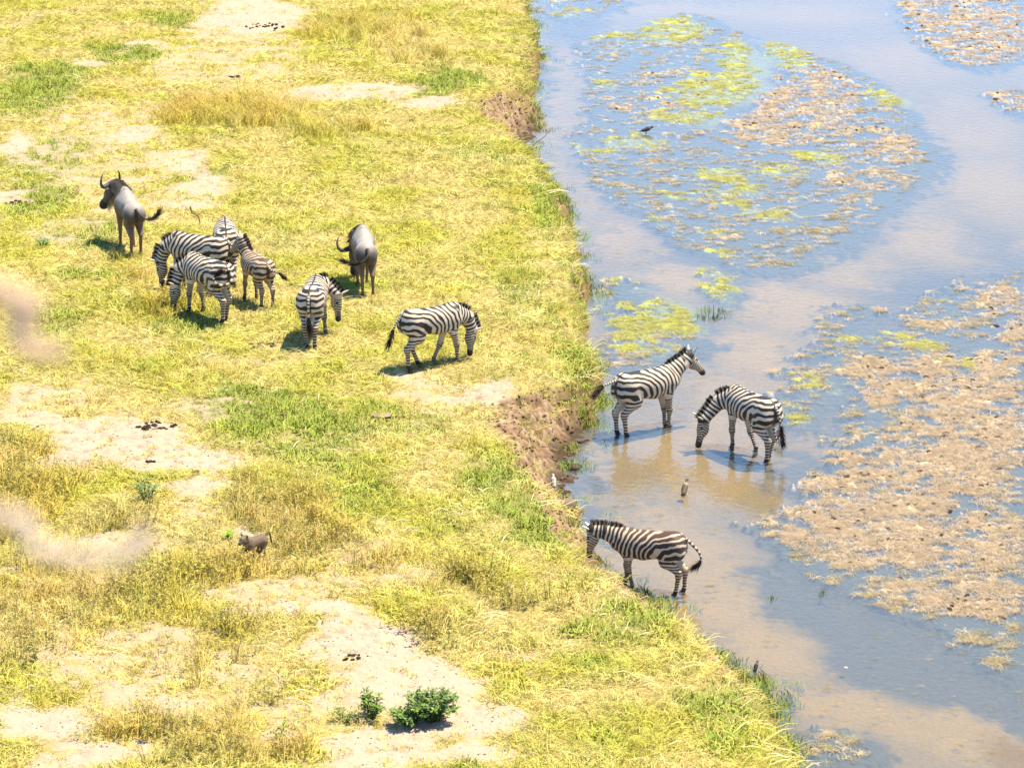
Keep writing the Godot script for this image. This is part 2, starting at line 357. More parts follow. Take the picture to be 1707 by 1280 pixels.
func ground_at(x: float, z: float) -> void:
	var big := n_big.get_noise_2d(x, z)
	var mid := n_mid.get_noise_2d(x, z)
	var fine := n_fine.get_noise_2d(x, z)
	var grain := n_grain.get_noise_2d(x, z)
	var xw := at_z(xw_tab, z) + mid * 0.24 + fine * 0.12
	var sd := xw - x
	g_bare = 0.0
	g_green = 0.0
	g_tall = 0.0
	g_mud = 0.0
	g_weed = 0.0
	if sd > 0.0:
		var wide := maxf(0.28, xw - at_z(xt_tab, z) - mid * 0.15)
		var t := minf(sd / wide, 1.0)
		var open := smoothstep(0.7, 1.2, wide)
		var prof := lerpf(pow(t, 0.6), t * t * (3.0 - 2.0 * t) * 0.6 + t * 0.4, open)
		var top := BANK_H + big * 0.07 + mid * 0.045
		var m := mask(land_mask, x + mid * 0.35, z + big * 0.8 + fine * 0.3)
		g_bare = clampf(smoothstep(0.22, 0.85, m.r * 1.05 + mid * 0.30 + fine * 0.26 + grain * 0.12 + 0.02), 0.0, 1.0)
		g_green = clampf(m.g * 1.15 + 0.06 + mid * 0.45 + big * 0.2 + fine * 0.25, 0.0, 1.0)
		g_tall = clampf(m.b + mid * 0.3, 0.0, 1.0) if m.b > 0.02 else 0.0
		g_t = t
		g_mud = open * (1.0 - smoothstep(0.86, 1.0, t + fine * 0.12)) * smoothstep(-0.5, 0.05, mid * 0.7 + fine * 0.5 + 0.3)
		var rough := lerpf(0.028, 0.024, g_bare) * fine + 0.008 * grain
		var clod := g_mud * (fine * 0.05 + grain * 0.035)
		g_h = lerpf(-0.02, top, prof) + rough + clod * minf(1.0, t * 4.0)
		var turf := THATCH.lerp(THATCH_GREEN, clampf(g_green * 0.9, 0.0, 1.0))
		turf = turf.lerp(Color(0.19, 0.13, 0.06), clampf(0.25 + fine * 0.5, 0.0, 0.5))
		var sand := SAND * (1.0 + fine * 0.14 + grain * 0.14 + mid * 0.1)
		sand = sand.lerp(Color(0.27, 0.205, 0.11), clampf(mid * 0.6 + fine * 0.7 + grain * 0.3 - 0.05, 0.0, 0.6))
		var c := turf.lerp(sand, g_bare)
		# the bank's own face is bare earth
		var face := (1.0 - smoothstep(0.55, 0.95, t)) * (1.0 - open)
		c = c.lerp(MUD * (0.9 + fine * 0.5), face * 0.85)
		var mud := MUD.lerp(SAND, clampf(0.06 + grain * 0.7 + fine * 0.5, 0.0, 0.75))
		mud = mud.lerp(Color(0.06, 0.038, 0.02), clampf(-fine * 1.3 - grain * 1.1 - 0.2, 0.0, 0.85))
		mud = mud.lerp(MUD_WET, 1.0 - smoothstep(0.08, 0.38, t + mid * 0.1))
		c = c.lerp(mud, g_mud)
		g_c = c
		return
	# the river bed
	var r := mask(river_mask, x + mid * 0.5 + fine * 0.25, z + big * 0.6 + mid * 0.5 + fine * 0.5)
	var bed := smoothstep(0.15, 0.8, r.r + fine * 0.2 + grain * 0.03)
	var algae := clampf(smoothstep(0.3, 0.8, r.g + mid * 0.35 + fine * 0.35 + grain * 0.15), 0.0, 1.0)
	var brown := clampf(smoothstep(0.15, 0.75, r.b + mid * 0.3 + fine * 0.2), 0.0, 1.0)
	var dark := mask(land_mask, x + mid * 0.6 + fine * 0.2, z + big * 0.8 + mid * 0.5).a
	var silt := clampf(0.5 + 0.42 * r.a - 0.7 * dark + mid * 0.06 + big * 0.16, 0.0, 1.0) * (1.0 - smoothstep(0.0, 0.55, r.r))
	g_weed = bed
	g_green = algae
	g_tall = brown
	var shelf := lerpf(-0.025, -0.015, maxf(brown * 0.9, algae * 1.3))
	var lumps := mid * lerpf(0.03, 0.05, brown) + fine * 0.034 + grain * lerpf(0.016, 0.022, brown)
	var deep := -0.09 - 0.06 * (1.0 - silt) + mid * 0.02
	deep = lerpf(-0.03, deep, smoothstep(0.0, 0.5, -sd))
	# stray clumps near the bed's edge and by the bank
	var stray := clampf(r.r * 1.6 + r.g * 0.5, 0.0, 1.0)
	g_h = lerpf(deep, shelf + lumps, maxf(bed, stray * 0.55))
	if brown > 0.0:
		g_h += bed * brown * maxf(0.0, grain * 0.03 + fine * 0.01)
	# mats float: what stands above the water lies flat
	if g_h > 0.0:
		g_h *= 0.5
	var bottom := Color(0.058, 0.052, 0.034).lerp(Color(0.205, 0.128, 0.026), silt)
	bottom *= 1.0 + fine * 0.08 + grain * 0.06
	var mat := Color(0.39, 0.295, 0.20) * (1.0 + grain * 0.45 + fine * 0.3)
	mat = mat.lerp(Color(0.20, 0.18, 0.085), clampf(mid * 0.9 + 0.15, 0.0, 0.6) * (1.0 - brown))
	mat = mat.lerp(Color(0.43, 0.315, 0.21), brown * clampf(0.3 - mid, 0.0, 0.7))
	mat = mat.lerp(Color(0.035, 0.025, 0.015), brown * clampf(-grain * 1.8 - fine * 1.2 - 0.25, 0.0, 0.9))
	var weed := Color(0.34, 0.35, 0.06) * (1.0 + fine * 0.4 + grain * 0.25)
	weed = weed.lerp(Color(0.23, 0.19, 0.085), clampf(0.2 - mid * 0.8 + fine * 0.4, 0.0, 0.7))
	mat = mat.lerp(weed, algae)
	# below the surface the weed is dark and slimy, above it has dried pale
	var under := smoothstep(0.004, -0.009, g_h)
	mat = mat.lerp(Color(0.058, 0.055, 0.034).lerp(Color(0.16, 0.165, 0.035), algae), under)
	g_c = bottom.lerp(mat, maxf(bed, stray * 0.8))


func height_at(x: float, z: float) -> float:
	ground_at(x, z)
	return g_h


# ---------------------------------------------------------------- the setting

func build_ground() -> void:
	var zs := PackedFloat32Array()
	var z := -37.0
	for k in range(13, 0, -1):
		zs.append(z + 1.0 * (pow(1.6, k) - 1.0))
	while z > -114.0:
		zs.append(z)
		z += z * (0.00115 if z < -42.0 else 0.004)
	for k in range(0, 16):
		zs.append(z - 1.0 * (pow(1.6, k) - 1.0) - 0.1)
	var skirt := 13
	var left := 230
	var right := 380
	var nc := skirt * 2 + left + right
	var nr := zs.size()
	var v := PackedVector3Array()
	var c := PackedColorArray()
	v.resize(nr * nc)
	c.resize(nr * nc)
	for r in nr:
		z = zs[r]
		var half := clampf(absf(z), 37.0, 115.0) * 0.185 + 1.5
		var mid := clampf(at_z(xw_tab, z) - 2.3, -half + 1.0, half - 1.0)
		for j in nc:
			var x: float
			if j < skirt:
				x = -half - (pow(1.62, skirt - j) - 1.0)
			elif j < skirt + left:
				x = lerpf(-half, mid, (j - skirt) / float(left))
			elif j < skirt + left + right:
				x = lerpf(mid, half, (j - skirt - left) / float(right - 1))
			else:
				x = half + (pow(1.62, j - skirt - left - right + 1) - 1.0)
			ground_at(x, z)
			v[r * nc + j] = Vector3(x, g_h, z)
			c[r * nc + j] = g_c
	var n := PackedVector3Array()
	n.resize(nr * nc)
	for r in nr:
		var up := maxi(r - 1, 0) * nc
		var dn := mini(r + 1, nr - 1) * nc
		for j in nc:
			var a := v[r * nc + mini(j + 1, nc - 1)] - v[r * nc + maxi(j - 1, 0)]
			var b := v[up + j] - v[dn + j]
			n[r * nc + j] = b.cross(a).normalized()
	var idx := PackedInt32Array()
	idx.resize((nr - 1) * (nc - 1) * 6)
	var o := 0
	for r in nr - 1:
		for j in nc - 1:
			var p := r * nc + j
			# row r is nearer than row r+1
			idx[o] = p
			idx[o + 1] = p + nc
			idx[o + 2] = p + 1
			idx[o + 3] = p + 1
			idx[o + 4] = p + nc
			idx[o + 5] = p + nc + 1
			o += 6
	var g := part("ground", mesh_of(v, n, c, idx), mats["ground"], self)
	tag(g, "sandy grass bank sloping down to a silty river bed with weed mats", "ground", "", "structure")


func mesh_of(v: PackedVector3Array, n: PackedVector3Array, c: PackedColorArray, idx: PackedInt32Array) -> ArrayMesh:
	var a := []
	a.resize(Mesh.ARRAY_MAX)
	a[Mesh.ARRAY_VERTEX] = v
	a[Mesh.ARRAY_NORMAL] = n
	if c.size() == v.size():
		a[Mesh.ARRAY_COLOR] = c
	a[Mesh.ARRAY_INDEX] = idx
	var m := ArrayMesh.new()
	m.add_surface_from_arrays(Mesh.PRIMITIVE_TRIANGLES, a)
	return m


func build_water() -> void:
	var xs := [-6.0, 6.0, 20.0, 60.0, 1400.0]
	var zs := [-1400.0, -140.0, -110.0, -70.0, -36.0, 40.0]
	var a := []
	a.resize(Mesh.ARRAY_MAX)
	var v := PackedVector3Array()
	var n := PackedVector3Array()
	var u := PackedVector2Array()
	var t := PackedFloat32Array()
	var idx := PackedInt32Array()
	for z in zs:
		for x in xs:
			v.append(Vector3(x, WATER_Y, z))
			n.append(Vector3.UP)
			u.append(Vector2(x / 7.0, z / 7.0))
			t.append_array([1.0, 0.0, 0.0, 1.0])
	for r in zs.size() - 1:
		for j in xs.size() - 1:
			var p := r * xs.size() + j
			var q := p + xs.size()
			idx.append_array([p, p + 1, q, p + 1, q + 1, q])
	a[Mesh.ARRAY_VERTEX] = v
	a[Mesh.ARRAY_NORMAL] = n
	a[Mesh.ARRAY_TANGENT] = t
	a[Mesh.ARRAY_TEX_UV] = u
	a[Mesh.ARRAY_INDEX] = idx
	var m := ArrayMesh.new()
	m.add_surface_from_arrays(Mesh.PRIMITIVE_TRIANGLES, a)
	var w := part("river_water", m, mats["water"], self)
	tag(w, "shallow rippled river water that mirrors the blue sky", "water", "", "structure")


# ---------------------------------------------------------------- animals

class Body:
	# a skeleton of tapered capsules that is meshed as one smooth surface
	var bones := []   # [a, b, ra, rb, region, flat, t0, t1]
	var cell := 0.017
	var blend := 0.05
	var v := PackedVector3Array()
	var n := PackedVector3Array()
	var w := PackedFloat32Array()      # per vertex: 5 region weights, neck t, leg t, head u, head v
	var idx := PackedInt32Array()

	func bone(a: Vector3, b: Vector3, ra: float, rb: float, region: int, flat := 1.0, t0 := 0.0, t1 := 0.0) -> void:
		bones.append([a, b, ra, rb, region, flat, t0, t1])

	func mesh() -> void:
		var lo := Vector3(1e9, 1e9, 1e9)
		var hi := -lo
		for b in bones:
			var ra: float = b[2] + 0.06
			var rb: float = b[3] + 0.06
			lo = lo.min(b[0] - Vector3.ONE * ra).min(b[1] - Vector3.ONE * rb)
			hi = hi.max(b[0] + Vector3.ONE * ra).max(b[1] + Vector3.ONE * rb)
		var nx := int((hi.x - lo.x) / cell) + 3
		var ny := int((hi.y - lo.y) / cell) + 3
		var nz := int((hi.z - lo.z) / cell) + 3
		var f := PackedFloat32Array()
		f.resize(nx * ny * nz)
		f.fill(1.0)
		var sy := nx
		var sz := nx * ny
		var last := Vector3(1e9, 0, 0)
		for b in bones:
			# bones of one chain meet without a bulge at the joint
			var soft := 0.014 if last.is_equal_approx(b[0]) else blend
			last = b[1]
			var flat: float = b[5]
			var pa: Vector3 = b[0]
			var pb: Vector3 = b[1]
			var ra: float = b[2]
			var rb: float = b[3]
			var reach := blend + cell * 2.0
			var x0 := clampi(int((minf(pa.x - ra, pb.x - rb) - reach - lo.x) / cell), 0, nx - 1)
			var x1 := clampi(int((maxf(pa.x + ra, pb.x + rb) + reach - lo.x) / cell) + 1, 0, nx - 1)
			var y0 := clampi(int((minf(pa.y - ra, pb.y - rb) - reach - lo.y) / cell), 0, ny - 1)
			var y1 := clampi(int((maxf(pa.y + ra, pb.y + rb) + reach - lo.y) / cell) + 1, 0, ny - 1)
			var z0 := clampi(int((minf(pa.z - ra, pb.z - rb) - reach - lo.z) / cell), 0, nz - 1)
			var z1 := clampi(int((maxf(pa.z + ra, pb.z + rb) + reach - lo.z) / cell) + 1, 0, nz - 1)
			var d := pb - pa
			var dz := d.z * flat
			var inv := 1.0 / maxf(d.x * d.x + d.y * d.y + dz * dz, 1e-8)
			for k in range(z0, z1 + 1):
				var pz := (lo.z + k * cell - pa.z) * flat
				for j in range(y0, y1 + 1):
					var py := lo.y + j * cell - pa.y
					var part := py * d.y + pz * dz
					var o := k * sz + j * sy + x0
					for i in range(x0, x1 + 1):
						var px := lo.x + i * cell - pa.x
						var t := clampf((px * d.x + part) * inv, 0.0, 1.0)
						var ex := px - d.x * t
						var ey := py - d.y * t
						var ez := pz - dz * t
						var dist := sqrt(ex * ex + ey * ey + ez * ez) - ra - (rb - ra) * t
						var old := f[o]
						var h := soft - absf(old - dist)
						var m := minf(old, dist)
						if h > 0.0:
							m -= h * h * 0.25 / soft
						f[o] = m
						o += 1
		# surface nets
		var cells := {}
		var near := cell * 1.8
		var corner := [0, 1, sy, sy + 1, sz, sz + 1, sz + sy, sz + sy + 1]
		var at := PackedInt32Array()
		for o in range(0, f.size() - sz - sy - 1):
			var f0 := f[o]
			if f0 > near or f0 < -near:
				continue
			var inside := 0
			for q in 8:
				if f[o + corner[q]] < 0.0:
					inside += 1
			if inside == 0 or inside == 8:
				continue
			var i := o % nx
			var j := (o / nx) % ny
			var k := o / sz
			if i >= nx - 1 or j >= ny - 1 or k >= nz - 1:
				continue
			var c000 := f[o]
			var c100 := f[o + 1]
			var c010 := f[o + sy]
			var c110 := f[o + sy + 1]
			var c001 := f[o + sz]
			var c101 := f[o + sz + 1]
			var c011 := f[o + sz + sy]
			var c111 := f[o + sz + sy + 1]
			var g := Vector3(c100 + c110 + c101 + c111 - c000 - c010 - c001 - c011, c010 + c110 + c011 + c111 - c000 - c100 - c001 - c101, c001 + c101 + c011 + c111 - c000 - c100 - c010 - c110)
			var mean := (c000 + c100 + c010 + c110 + c001 + c101 + c011 + c111) / 8.0
			var gl := g.length()
			var p := Vector3(lo.x + (i + 0.5) * cell, lo.y + (j + 0.5) * cell, lo.z + (k + 0.5) * cell)
			if gl > 1e-6:
				var step := mean * 4.0 * cell / gl   # gradient = g / (4 cell)
				var mv := g / gl * clampf(step, -cell * 0.6, cell * 0.6)
				p -= mv
				g /= gl
			cells[o] = v.size()
			at.append(o)
			v.append(p)
			n.append(g)
		weigh()
		var quads := PackedInt32Array()
		for o in at:
			# edges from corner o in +x, +y, +z
			var s0 := f[o] < 0.0
			for axis in 3:
				var e: int = [1, sy, sz][axis]
				var u: int = [sy, sz, 1][axis]
				var t: int = [sz, 1, sy][axis]
				if s0 == (f[o + e] < 0.0):
					continue
				if not (cells.has(o - u) and cells.has(o - t) and cells.has(o - u - t)):
					continue
				var q0: int = cells[o]
				var q1: int = cells[o - u]
				var q2: int = cells[o - u - t]
				var q3: int = cells[o - t]
				if s0:
					quads.append_array([q0, q3, q2, q1])
				else:
					quads.append_array([q0, q1, q2, q3])
		refine(quads)

	func weigh() -> void:
		# how much each vertex belongs to trunk, neck, head, fore legs, hind legs, and where along
		w.resize(v.size() * 7)
		var best := [0.0, 0.0, 0.0, 0.0, 0.0]
		for i in v.size():
			var p := v[i]
			for q in 5:
				best[q] = 1.0
			var nt := 0.0
			var lt := 0.0
			var ld := 1.0
			for b in bones:
				var d: Vector3 = b[1] - b[0]
				var e: Vector3 = p - b[0]
				var t := clampf(e.dot(d) / maxf(d.length_squared(), 1e-8), 0.0, 1.0)
				var dist: float = (e - d * t).length() - lerpf(b[2], b[3], t)
				var r: int = b[4]
				if dist < best[r]:
					best[r] = dist
					if r == 1:
						nt = lerpf(b[6], b[7], t)
				if r >= 3 and dist < ld:
					ld = dist
					lt = lerpf(b[6], b[7], t)
			var total := 0.0
			for q in 5:
				best[q] = exp(-maxf(best[q], -0.05) / 0.014)
				total += best[q]
			for q in 5:
				w[i * 7 + q] = best[q] / total
			w[i * 7 + 5] = nt
			w[i * 7 + 6] = lt

	func refine(quads: PackedInt32Array) -> void:
		# each quad becomes four, so that the coat's pattern has room
		var mids := {}
		for q in range(0, quads.size(), 4):
			var c := [quads[q], quads[q + 1], quads[q + 2], quads[q + 3]]
			var m := []
			for e in 4:
				var a: int = c[e]
				var b: int = c[(e + 1) % 4]
				var key := mini(a, b) * 1000000 + maxi(a, b)
				if not mids.has(key):
					mids[key] = add([a, b])
				m.append(mids[key])
			var mid := add(c)
			for e in 4:
				var a: int = c[e]
				var b: int = m[e]
				var d: int = m[(e + 3) % 4]
				idx.append_array([a, mid, b, a, d, mid])
		# turn every face the way its normals point (clockwise in Godot)
		for i in range(0, idx.size(), 3):
			var a := v[idx[i]]
			var fn := (v[idx[i + 1]] - a).cross(v[idx[i + 2]] - a)
			if fn.dot(n[idx[i]] + n[idx[i + 1]] + n[idx[i + 2]]) > 0.0:
				var s := idx[i + 1]
				idx[i + 1] = idx[i + 2]
				idx[i + 2] = s

	func add(from: Array) -> int:
		var p := Vector3.ZERO
		var g := Vector3.ZERO
		var k := 1.0 / from.size()
		for a in from:
			p += v[a]
			g += n[a]
		v.append(p * k)
		n.append(g.normalized())
		for q in 7:
			var s := 0.0
			for a in from:
				s += w[a * 7 + q]
			w.append(s * k)
		return v.size() - 1


func stripe(s: float, black: float) -> float:
	# 0 white .. 1 black from a phase counted in stripes
	return smoothstep(-0.16, 0.16, sin(s * TAU) + black)


func neck_dir(pts: Array) -> Vector3:
	return (pts[2] - pts[1]).normalized()


func make_zebra(cfg: Dictionary) -> Node3D:
	var s: float = cfg.scale
	var y0: float = cfg.get("y", 0.0)
	var at := Vector3(cfg.x, y0, cfg.z)
	var o := thing(cfg.get("called", "zebra"), cfg.label, "zebra", at, deg_to_rad(cfg.yaw), cfg.group)
	o.scale = Vector3.ONE * s
	var b := Body.new()
	var brown: float = cfg.get("brown", 0.0)
	b.blend = 0.065
	# trunk
	b.bone(Vector3(-0.50, 1.02, 0), Vector3(-0.20, 0.985, 0), 0.255, 0.265, 0, 1.06)
	b.bone(Vector3(-0.20, 0.985, 0), Vector3(0.10, 0.955, 0), 0.265, 0.29, 0, 1.06)
	b.bone(Vector3(0.10, 0.955, 0), Vector3(0.40, 0.985, 0), 0.29, 0.265, 0, 1.08)
	b.bone(Vector3(0.40, 0.985, 0), Vector3(0.55, 0.98, 0), 0.265, 0.19, 0, 1.12)
	b.bone(Vector3(0.32, 1.12, 0), Vector3(0.46, 1.13, 0), 0.15, 0.15, 0, 1.5)
	for side in [-1.0, 1.0]:
		b.bone(Vector3(-0.52, 1.04, side * 0.11), Vector3(-0.60, 0.90, side * 0.12), 0.17, 0.14, 0)
	# neck and head
	var base := Vector3(0.46, 1.05, 0)
	var mid: Vector3 = cfg.mid
	var poll: Vector3 = cfg.poll
	var hd: Vector3 = cfg.head.normalized()
	var l1 := base.distance_to(mid)
	var l2 := mid.distance_to(poll)
	b.bone(base, mid, 0.215, 0.155, 1, 1.15, 0.0, l1)
	b.bone(mid, poll, 0.155, 0.108, 1, 1.1, l1, l1 + l2)
	var nd := (poll - mid).normalized()
	var dors := (nd - hd * nd.dot(hd))
	dors = dors.normalized() if dors.length() > 0.05 else Vector3.UP
	var side_axis := hd.cross(dors).normalized()
	var muz := poll + hd * 0.50
	b.bone(poll - dors * 0.01, poll + hd * 0.20 - dors * 0.045, 0.10, 0.105, 2)
	b.bone(poll + hd * 0.16 - dors * 0.03, poll + hd * 0.40 - dors * 0.03, 0.098, 0.062, 2)
	b.bone(poll + hd * 0.40 - dors * 0.03, muz - dors * 0.035, 0.06, 0.062, 2)
	# legs
	var feet: Array = cfg.get("feet", [Vector3.ZERO, Vector3.ZERO, Vector3.ZERO, Vector3.ZERO])
	var hoofs := []
	for k in 4:
		var f: Vector3 = feet[k]
		var side := -1.0 if k % 2 == 0 else 1.0
		if k < 2:
			var sh := Vector3(0.42, 0.95, side * 0.12)
			var el := Vector3(0.38, 0.72, side * 0.135) + f * 0.15
			var kn := Vector3(0.42, 0.43, side * 0.12) + f * Vector3(0.6, 0.8, 0.6) + Vector3(0.02 if f.x < -0.1 else 0.0, 0, 0)
			var fe := Vector3(0.405, 0.13, side * 0.115) + f * Vector3(0.95, 1, 0.95)
			var ho := Vector3(0.44, 0.02, side * 0.115) + f
			b.bone(sh, el, 0.15, 0.10, 3, 1.3, 0.0, 0.24)
			b.bone(el, kn, 0.092, 0.052, 3, 1.15, 0.24, 0.55)
			b.bone(kn, kn + (fe - kn) * 0.12, 0.055, 0.047, 3, 1.0, 0.55, 0.6)
			b.bone(kn, fe, 0.044, 0.036, 3, 1.0, 0.55, 0.86)
			b.bone(fe, ho, 0.043, 0.045, 3, 1.0, 0.86, 0.98)
			hoofs.append(ho)
		else:
			var hp := Vector3(-0.50, 0.93, side * 0.12)
			var st := Vector3(-0.40, 0.72, side * 0.135) + f * 0.25
			var hk := Vector3(-0.66, 0.49, side * 0.115) + f * Vector3(0.6, 0.8, 0.6)
			var fe := Vector3(-0.63, 0.13, side * 0.11) + f * Vector3(0.95, 1, 0.95)
			var ho := Vector3(-0.59, 0.02, side * 0.11) + f
			b.bone(hp, st, 0.20, 0.155, 4, 1.3, 0.0, 0.24)
			b.bone(st, hk, 0.135, 0.062, 4, 1.2, 0.24, 0.58)
			b.bone(hk, hk + (fe - hk) * 0.15, 0.06, 0.05, 4, 1.0, 0.58, 0.63)
			b.bone(hk, fe, 0.049, 0.038, 4, 1.0, 0.58, 0.95)
			b.bone(fe, ho, 0.045, 0.046, 4, 1.0, 0.95, 1.07)
			hoofs.append(ho)
	b.mesh()
	# the coat
	var col := PackedColorArray()
	col.resize(b.v.size())
	var warp := FastNoiseLite.new()
	warp.seed = cfg.seed
	warp.frequency = 3.0
	warp.fractal_octaves = 2
	var white := Color(0.50, 0.415, 0.315)
	var black := Color(0.012, 0.0105, 0.0105).lerp(Color(0.04, 0.019, 0.009), brown)
	var shift: float = (int(cfg.seed) % 7) * 0.13
	var heavy: float = cfg.get("heavy", -0.05)
	for i in b.v.size():
		var p := b.v[i]
		var nn := b.n[i]
		var wob := warp.get_noise_3d(p.x, p.y, p.z)
		var k := i * 7
		# trunk: arcs round the flank, broad on the rump, narrow at the shoulder
		var dx := maxf(p.x + 0.66, 0.0) * 0.84
		var dy := maxf(p.y, 0.61) - 0.60
		var r := pow(pow(dx, 2.7) + pow(dy, 2.7), 1.0 / 2.7)
		var ph := r * 7.2 + maxf(r - 0.52, 0.0) * 6.0 + wob * 0.4 + shift
		var st := stripe(ph, heavy + 0.1 * smoothstep(0.75, 0.35, r) + 0.15 * wob)
		if absf(p.z) < 0.016 and nn.y > 0.5:
			st = 1.0
		var tone := st
		# neck
		var sn := stripe(b.w[k + 5] * 12.5 + wob * 0.3 + shift, 0.15)
		# head
		var rel := p - poll
		var hu := rel.dot(hd)
		var hv := rel.dot(dors)
		var sh := stripe(hu * 19.0 + hv * 16.0 * (0.4 if hv < -0.02 else -0.6) + wob * 0.4, 0.0)
		sh = maxf(sh, smoothstep(0.40, 0.45, hu))
		# legs
		var lt := b.w[k + 6]
		var sf := stripe(lt * (14.0 + 8.0 * lt) + wob * 0.35, 0.05 + 0.35 * smoothstep(0.4, 0.8, lt))
		sf = maxf(sf, smoothstep(0.88, 0.92, lt))
		var hy := p.y
		var sb := stripe(hy * 9.5 - maxf(0.66 - hy, 0.0) * 8.0 + wob * 0.3 + shift, -0.05 + 0.3 * smoothstep(0.55, 0.3, hy))
		sb = maxf(sb, smoothstep(0.15, 0.10, hy))
		# thigh: the trunk's arcs run over it, level bands take over below
		var level := smoothstep(0.80, 0.73, p.y)
		var hind := lerpf(st, sb, level)
		var trunk := lerpf(st, hind, smoothstep(-0.30, -0.46, p.x) * level)
		var upper := smoothstep(0.80, 0.75, p.y)
		var fore := lerpf(st, sf, upper)
		tone = trunk * b.w[k] + sn * b.w[k + 1] + sh * b.w[k + 2] + fore * b.w[k + 3] + hind * b.w[k + 4]
		tone = smoothstep(0.3, 0.7, tone)
		# pale belly, inner thighs and the cleft under the tail
		var pale := smoothstep(0.80, 0.95, -nn.y) * b.w[k]
		if p.y > 0.35 and p.y < 0.92 and nn.z * signf(p.z) < -0.3:
			pale = maxf(pale, 0.9 * smoothstep(0.35, 0.55, p.y))
		tone *= 1.0 - pale
		if p.x < -0.6 and absf(p.z) < 0.045 and p.y > 0.62 and p.y < 1.12:
			tone = maxf(tone, 0.92)
		var fleck := warp.get_noise_3d(p.x * 7.0, p.y * 7.0, p.z * 7.0)
		var c := white * (1.0 + wob * 0.12 + fleck * 0.10)
		c = c.lerp(Color(0.34, 0.24, 0.14), clampf(0.55 * smoothstep(0.85, 0.6, p.y) * b.w[k] + 0.25 * wob, 0.0, 0.5))
		# reddish shadow in the coat of the young ones, dust on the legs
		c = c.lerp(Color(0.36, 0.24, 0.13), brown * 0.5 + 0.12 + 0.3 * smoothstep(0.75, 0.2, p.y))
		var dark := black
		if brown > 0.0 and p.y > 1.0:
			dark = dark.lerp(Color(0.11, 0.05, 0.02), brown * smoothstep(1.0, 1.25, p.y) * b.w[k])
		c = c.lerp(dark, tone)
		if b.w[k + 2] > 0.5 and hu > 0.30:
			c = c.lerp(Color(0.05, 0.028, 0.018), smoothstep(0.30, 0.38, hu) * smoothstep(0.0, 0.05, hv + 0.03) * 0.7)
		col[i] = c
	part("body", mesh_of(b.v, b.n, col, b.idx), mats["hide"], o)
	# mane: stiff hair along the crest, in the stripes of the neck
	var hair := Strands.new()
	var count := 150
	for q in count:
		var t := (q + 0.5) / count * (l1 + l2 + 0.06)
		var c0: Vector3
		var ax: Vector3
		var rr: float
		if t < l1:
			c0 = base.lerp(mid, t / l1)
			ax = (mid - base).normalized()
			rr = lerpf(0.215, 0.155, t / l1)
		else:
			c0 = mid.lerp(poll, minf((t - l1) / l2, 1.15))
			ax = nd
			rr = lerpf(0.155, 0.108, minf((t - l1) / l2, 1.0))
		var up := Vector3.UP if absf(ax.y) < 0.97 else Vector3.RIGHT
		var cr := (up - ax * up.dot(ax)).normalized()
		var lat := ax.cross(cr)
		var tall := 0.105 * smoothstep(-0.05, 0.16, t) * rng.randf_range(0.8, 1.2)
		var dk := stripe(t * 12.5 + shift, 0.15)
		var rootc := white.lerp(black, dk)
		var tip := Color(0.016, 0.012, 0.010).lerp(Color(0.17, 0.075, 0.03), brown)
		for e in 3:
			var off := lat * rng.randf_range(-0.022, 0.022) + ax * rng.randf_range(-0.006, 0.006)
			var lean := cr * tall + ax * rng.randf_range(-0.02, 0.03) + lat * rng.randf_range(-0.02, 0.02)
			var wd := (ax if e < 2 else lat) * 0.012
			hair.blade(c0 + cr * (rr * 0.90) + off, c0 + cr * (rr * 0.90) + off + lean, wd, rootc, rootc.lerp(tip, 0.45), tip)
	for q in 8:
		var root := poll + dors * 0.08 + hd * rng.randf_range(-0.02, 0.04) + side_axis * rng.randf_range(-0.02, 0.02)
		hair.blade(root, root + dors * 0.07 + hd * rng.randf_range(-0.03, 0.03), side_axis * 0.012, black, black, Color(0.016, 0.012, 0.010).lerp(Color(0.16, 0.07, 0.03), brown))
	part("mane", hair.mesh(), mats["hair"], o)
	# ears
	for side in [-1.0, 1.0]:
		var root: Vector3 = poll + dors * 0.06 + side_axis * side * 0.07 - hd * 0.01
		var dir: Vector3 = (dors * 0.9 + side_axis * side * 0.55 - hd * 0.35).normalized()
		part("ear", ear_mesh(root, dir, hd, 0.185, 0.046, Color(0.50, 0.45, 0.38), black), mats["hide"], o)
	# eyes
	for side in [-1.0, 1.0]:
		part("eye", blob(poll + hd * 0.155 + side_axis * side * 0.088 + dors * 0.03, Vector3(0.022, 0.022, 0.022), Color(0.01, 0.008, 0.007)), mats["horn"], o)
	# tail
	tail(o, cfg.tail, 0.036, 0.018, white, black, true, cfg.get("tuft", 0.42))
	for h in hoofs:
		part("hoof", hoof(h, 0.05), mats["horn"], o)
	return o


func hoof(h: Vector3, r: float) -> Mesh:
	var v := PackedVector3Array()
	var n := PackedVector3Array()
	var c := PackedColorArray()
	var idx := PackedInt32Array()
	var seg := 10
	for q in 3:
		var y: float = [0.075, 0.0, 0.0][q]
		var rr: float = [r * 0.84, r * 1.15, 0.0][q]
		for a in seg + 1:
			var t := TAU * a / seg
			var d := Vector3(cos(t), 0, sin(t))
			v.append(h + d * rr * Vector3(1.15, 1, 0.9) + Vector3(0.01, y - 0.03, 0))
			n.append(d if q < 2 else Vector3.DOWN)
			c.append(Color(0.05, 0.042, 0.038))
	for q in 2:
		for a in seg:
			var p := q * (seg + 1) + a
			idx.append_array([p, p + seg + 1, p + 1, p + 1, p + seg + 1, p + seg + 2])
	return mesh_of(v, n, c, face_out(v, n, idx))


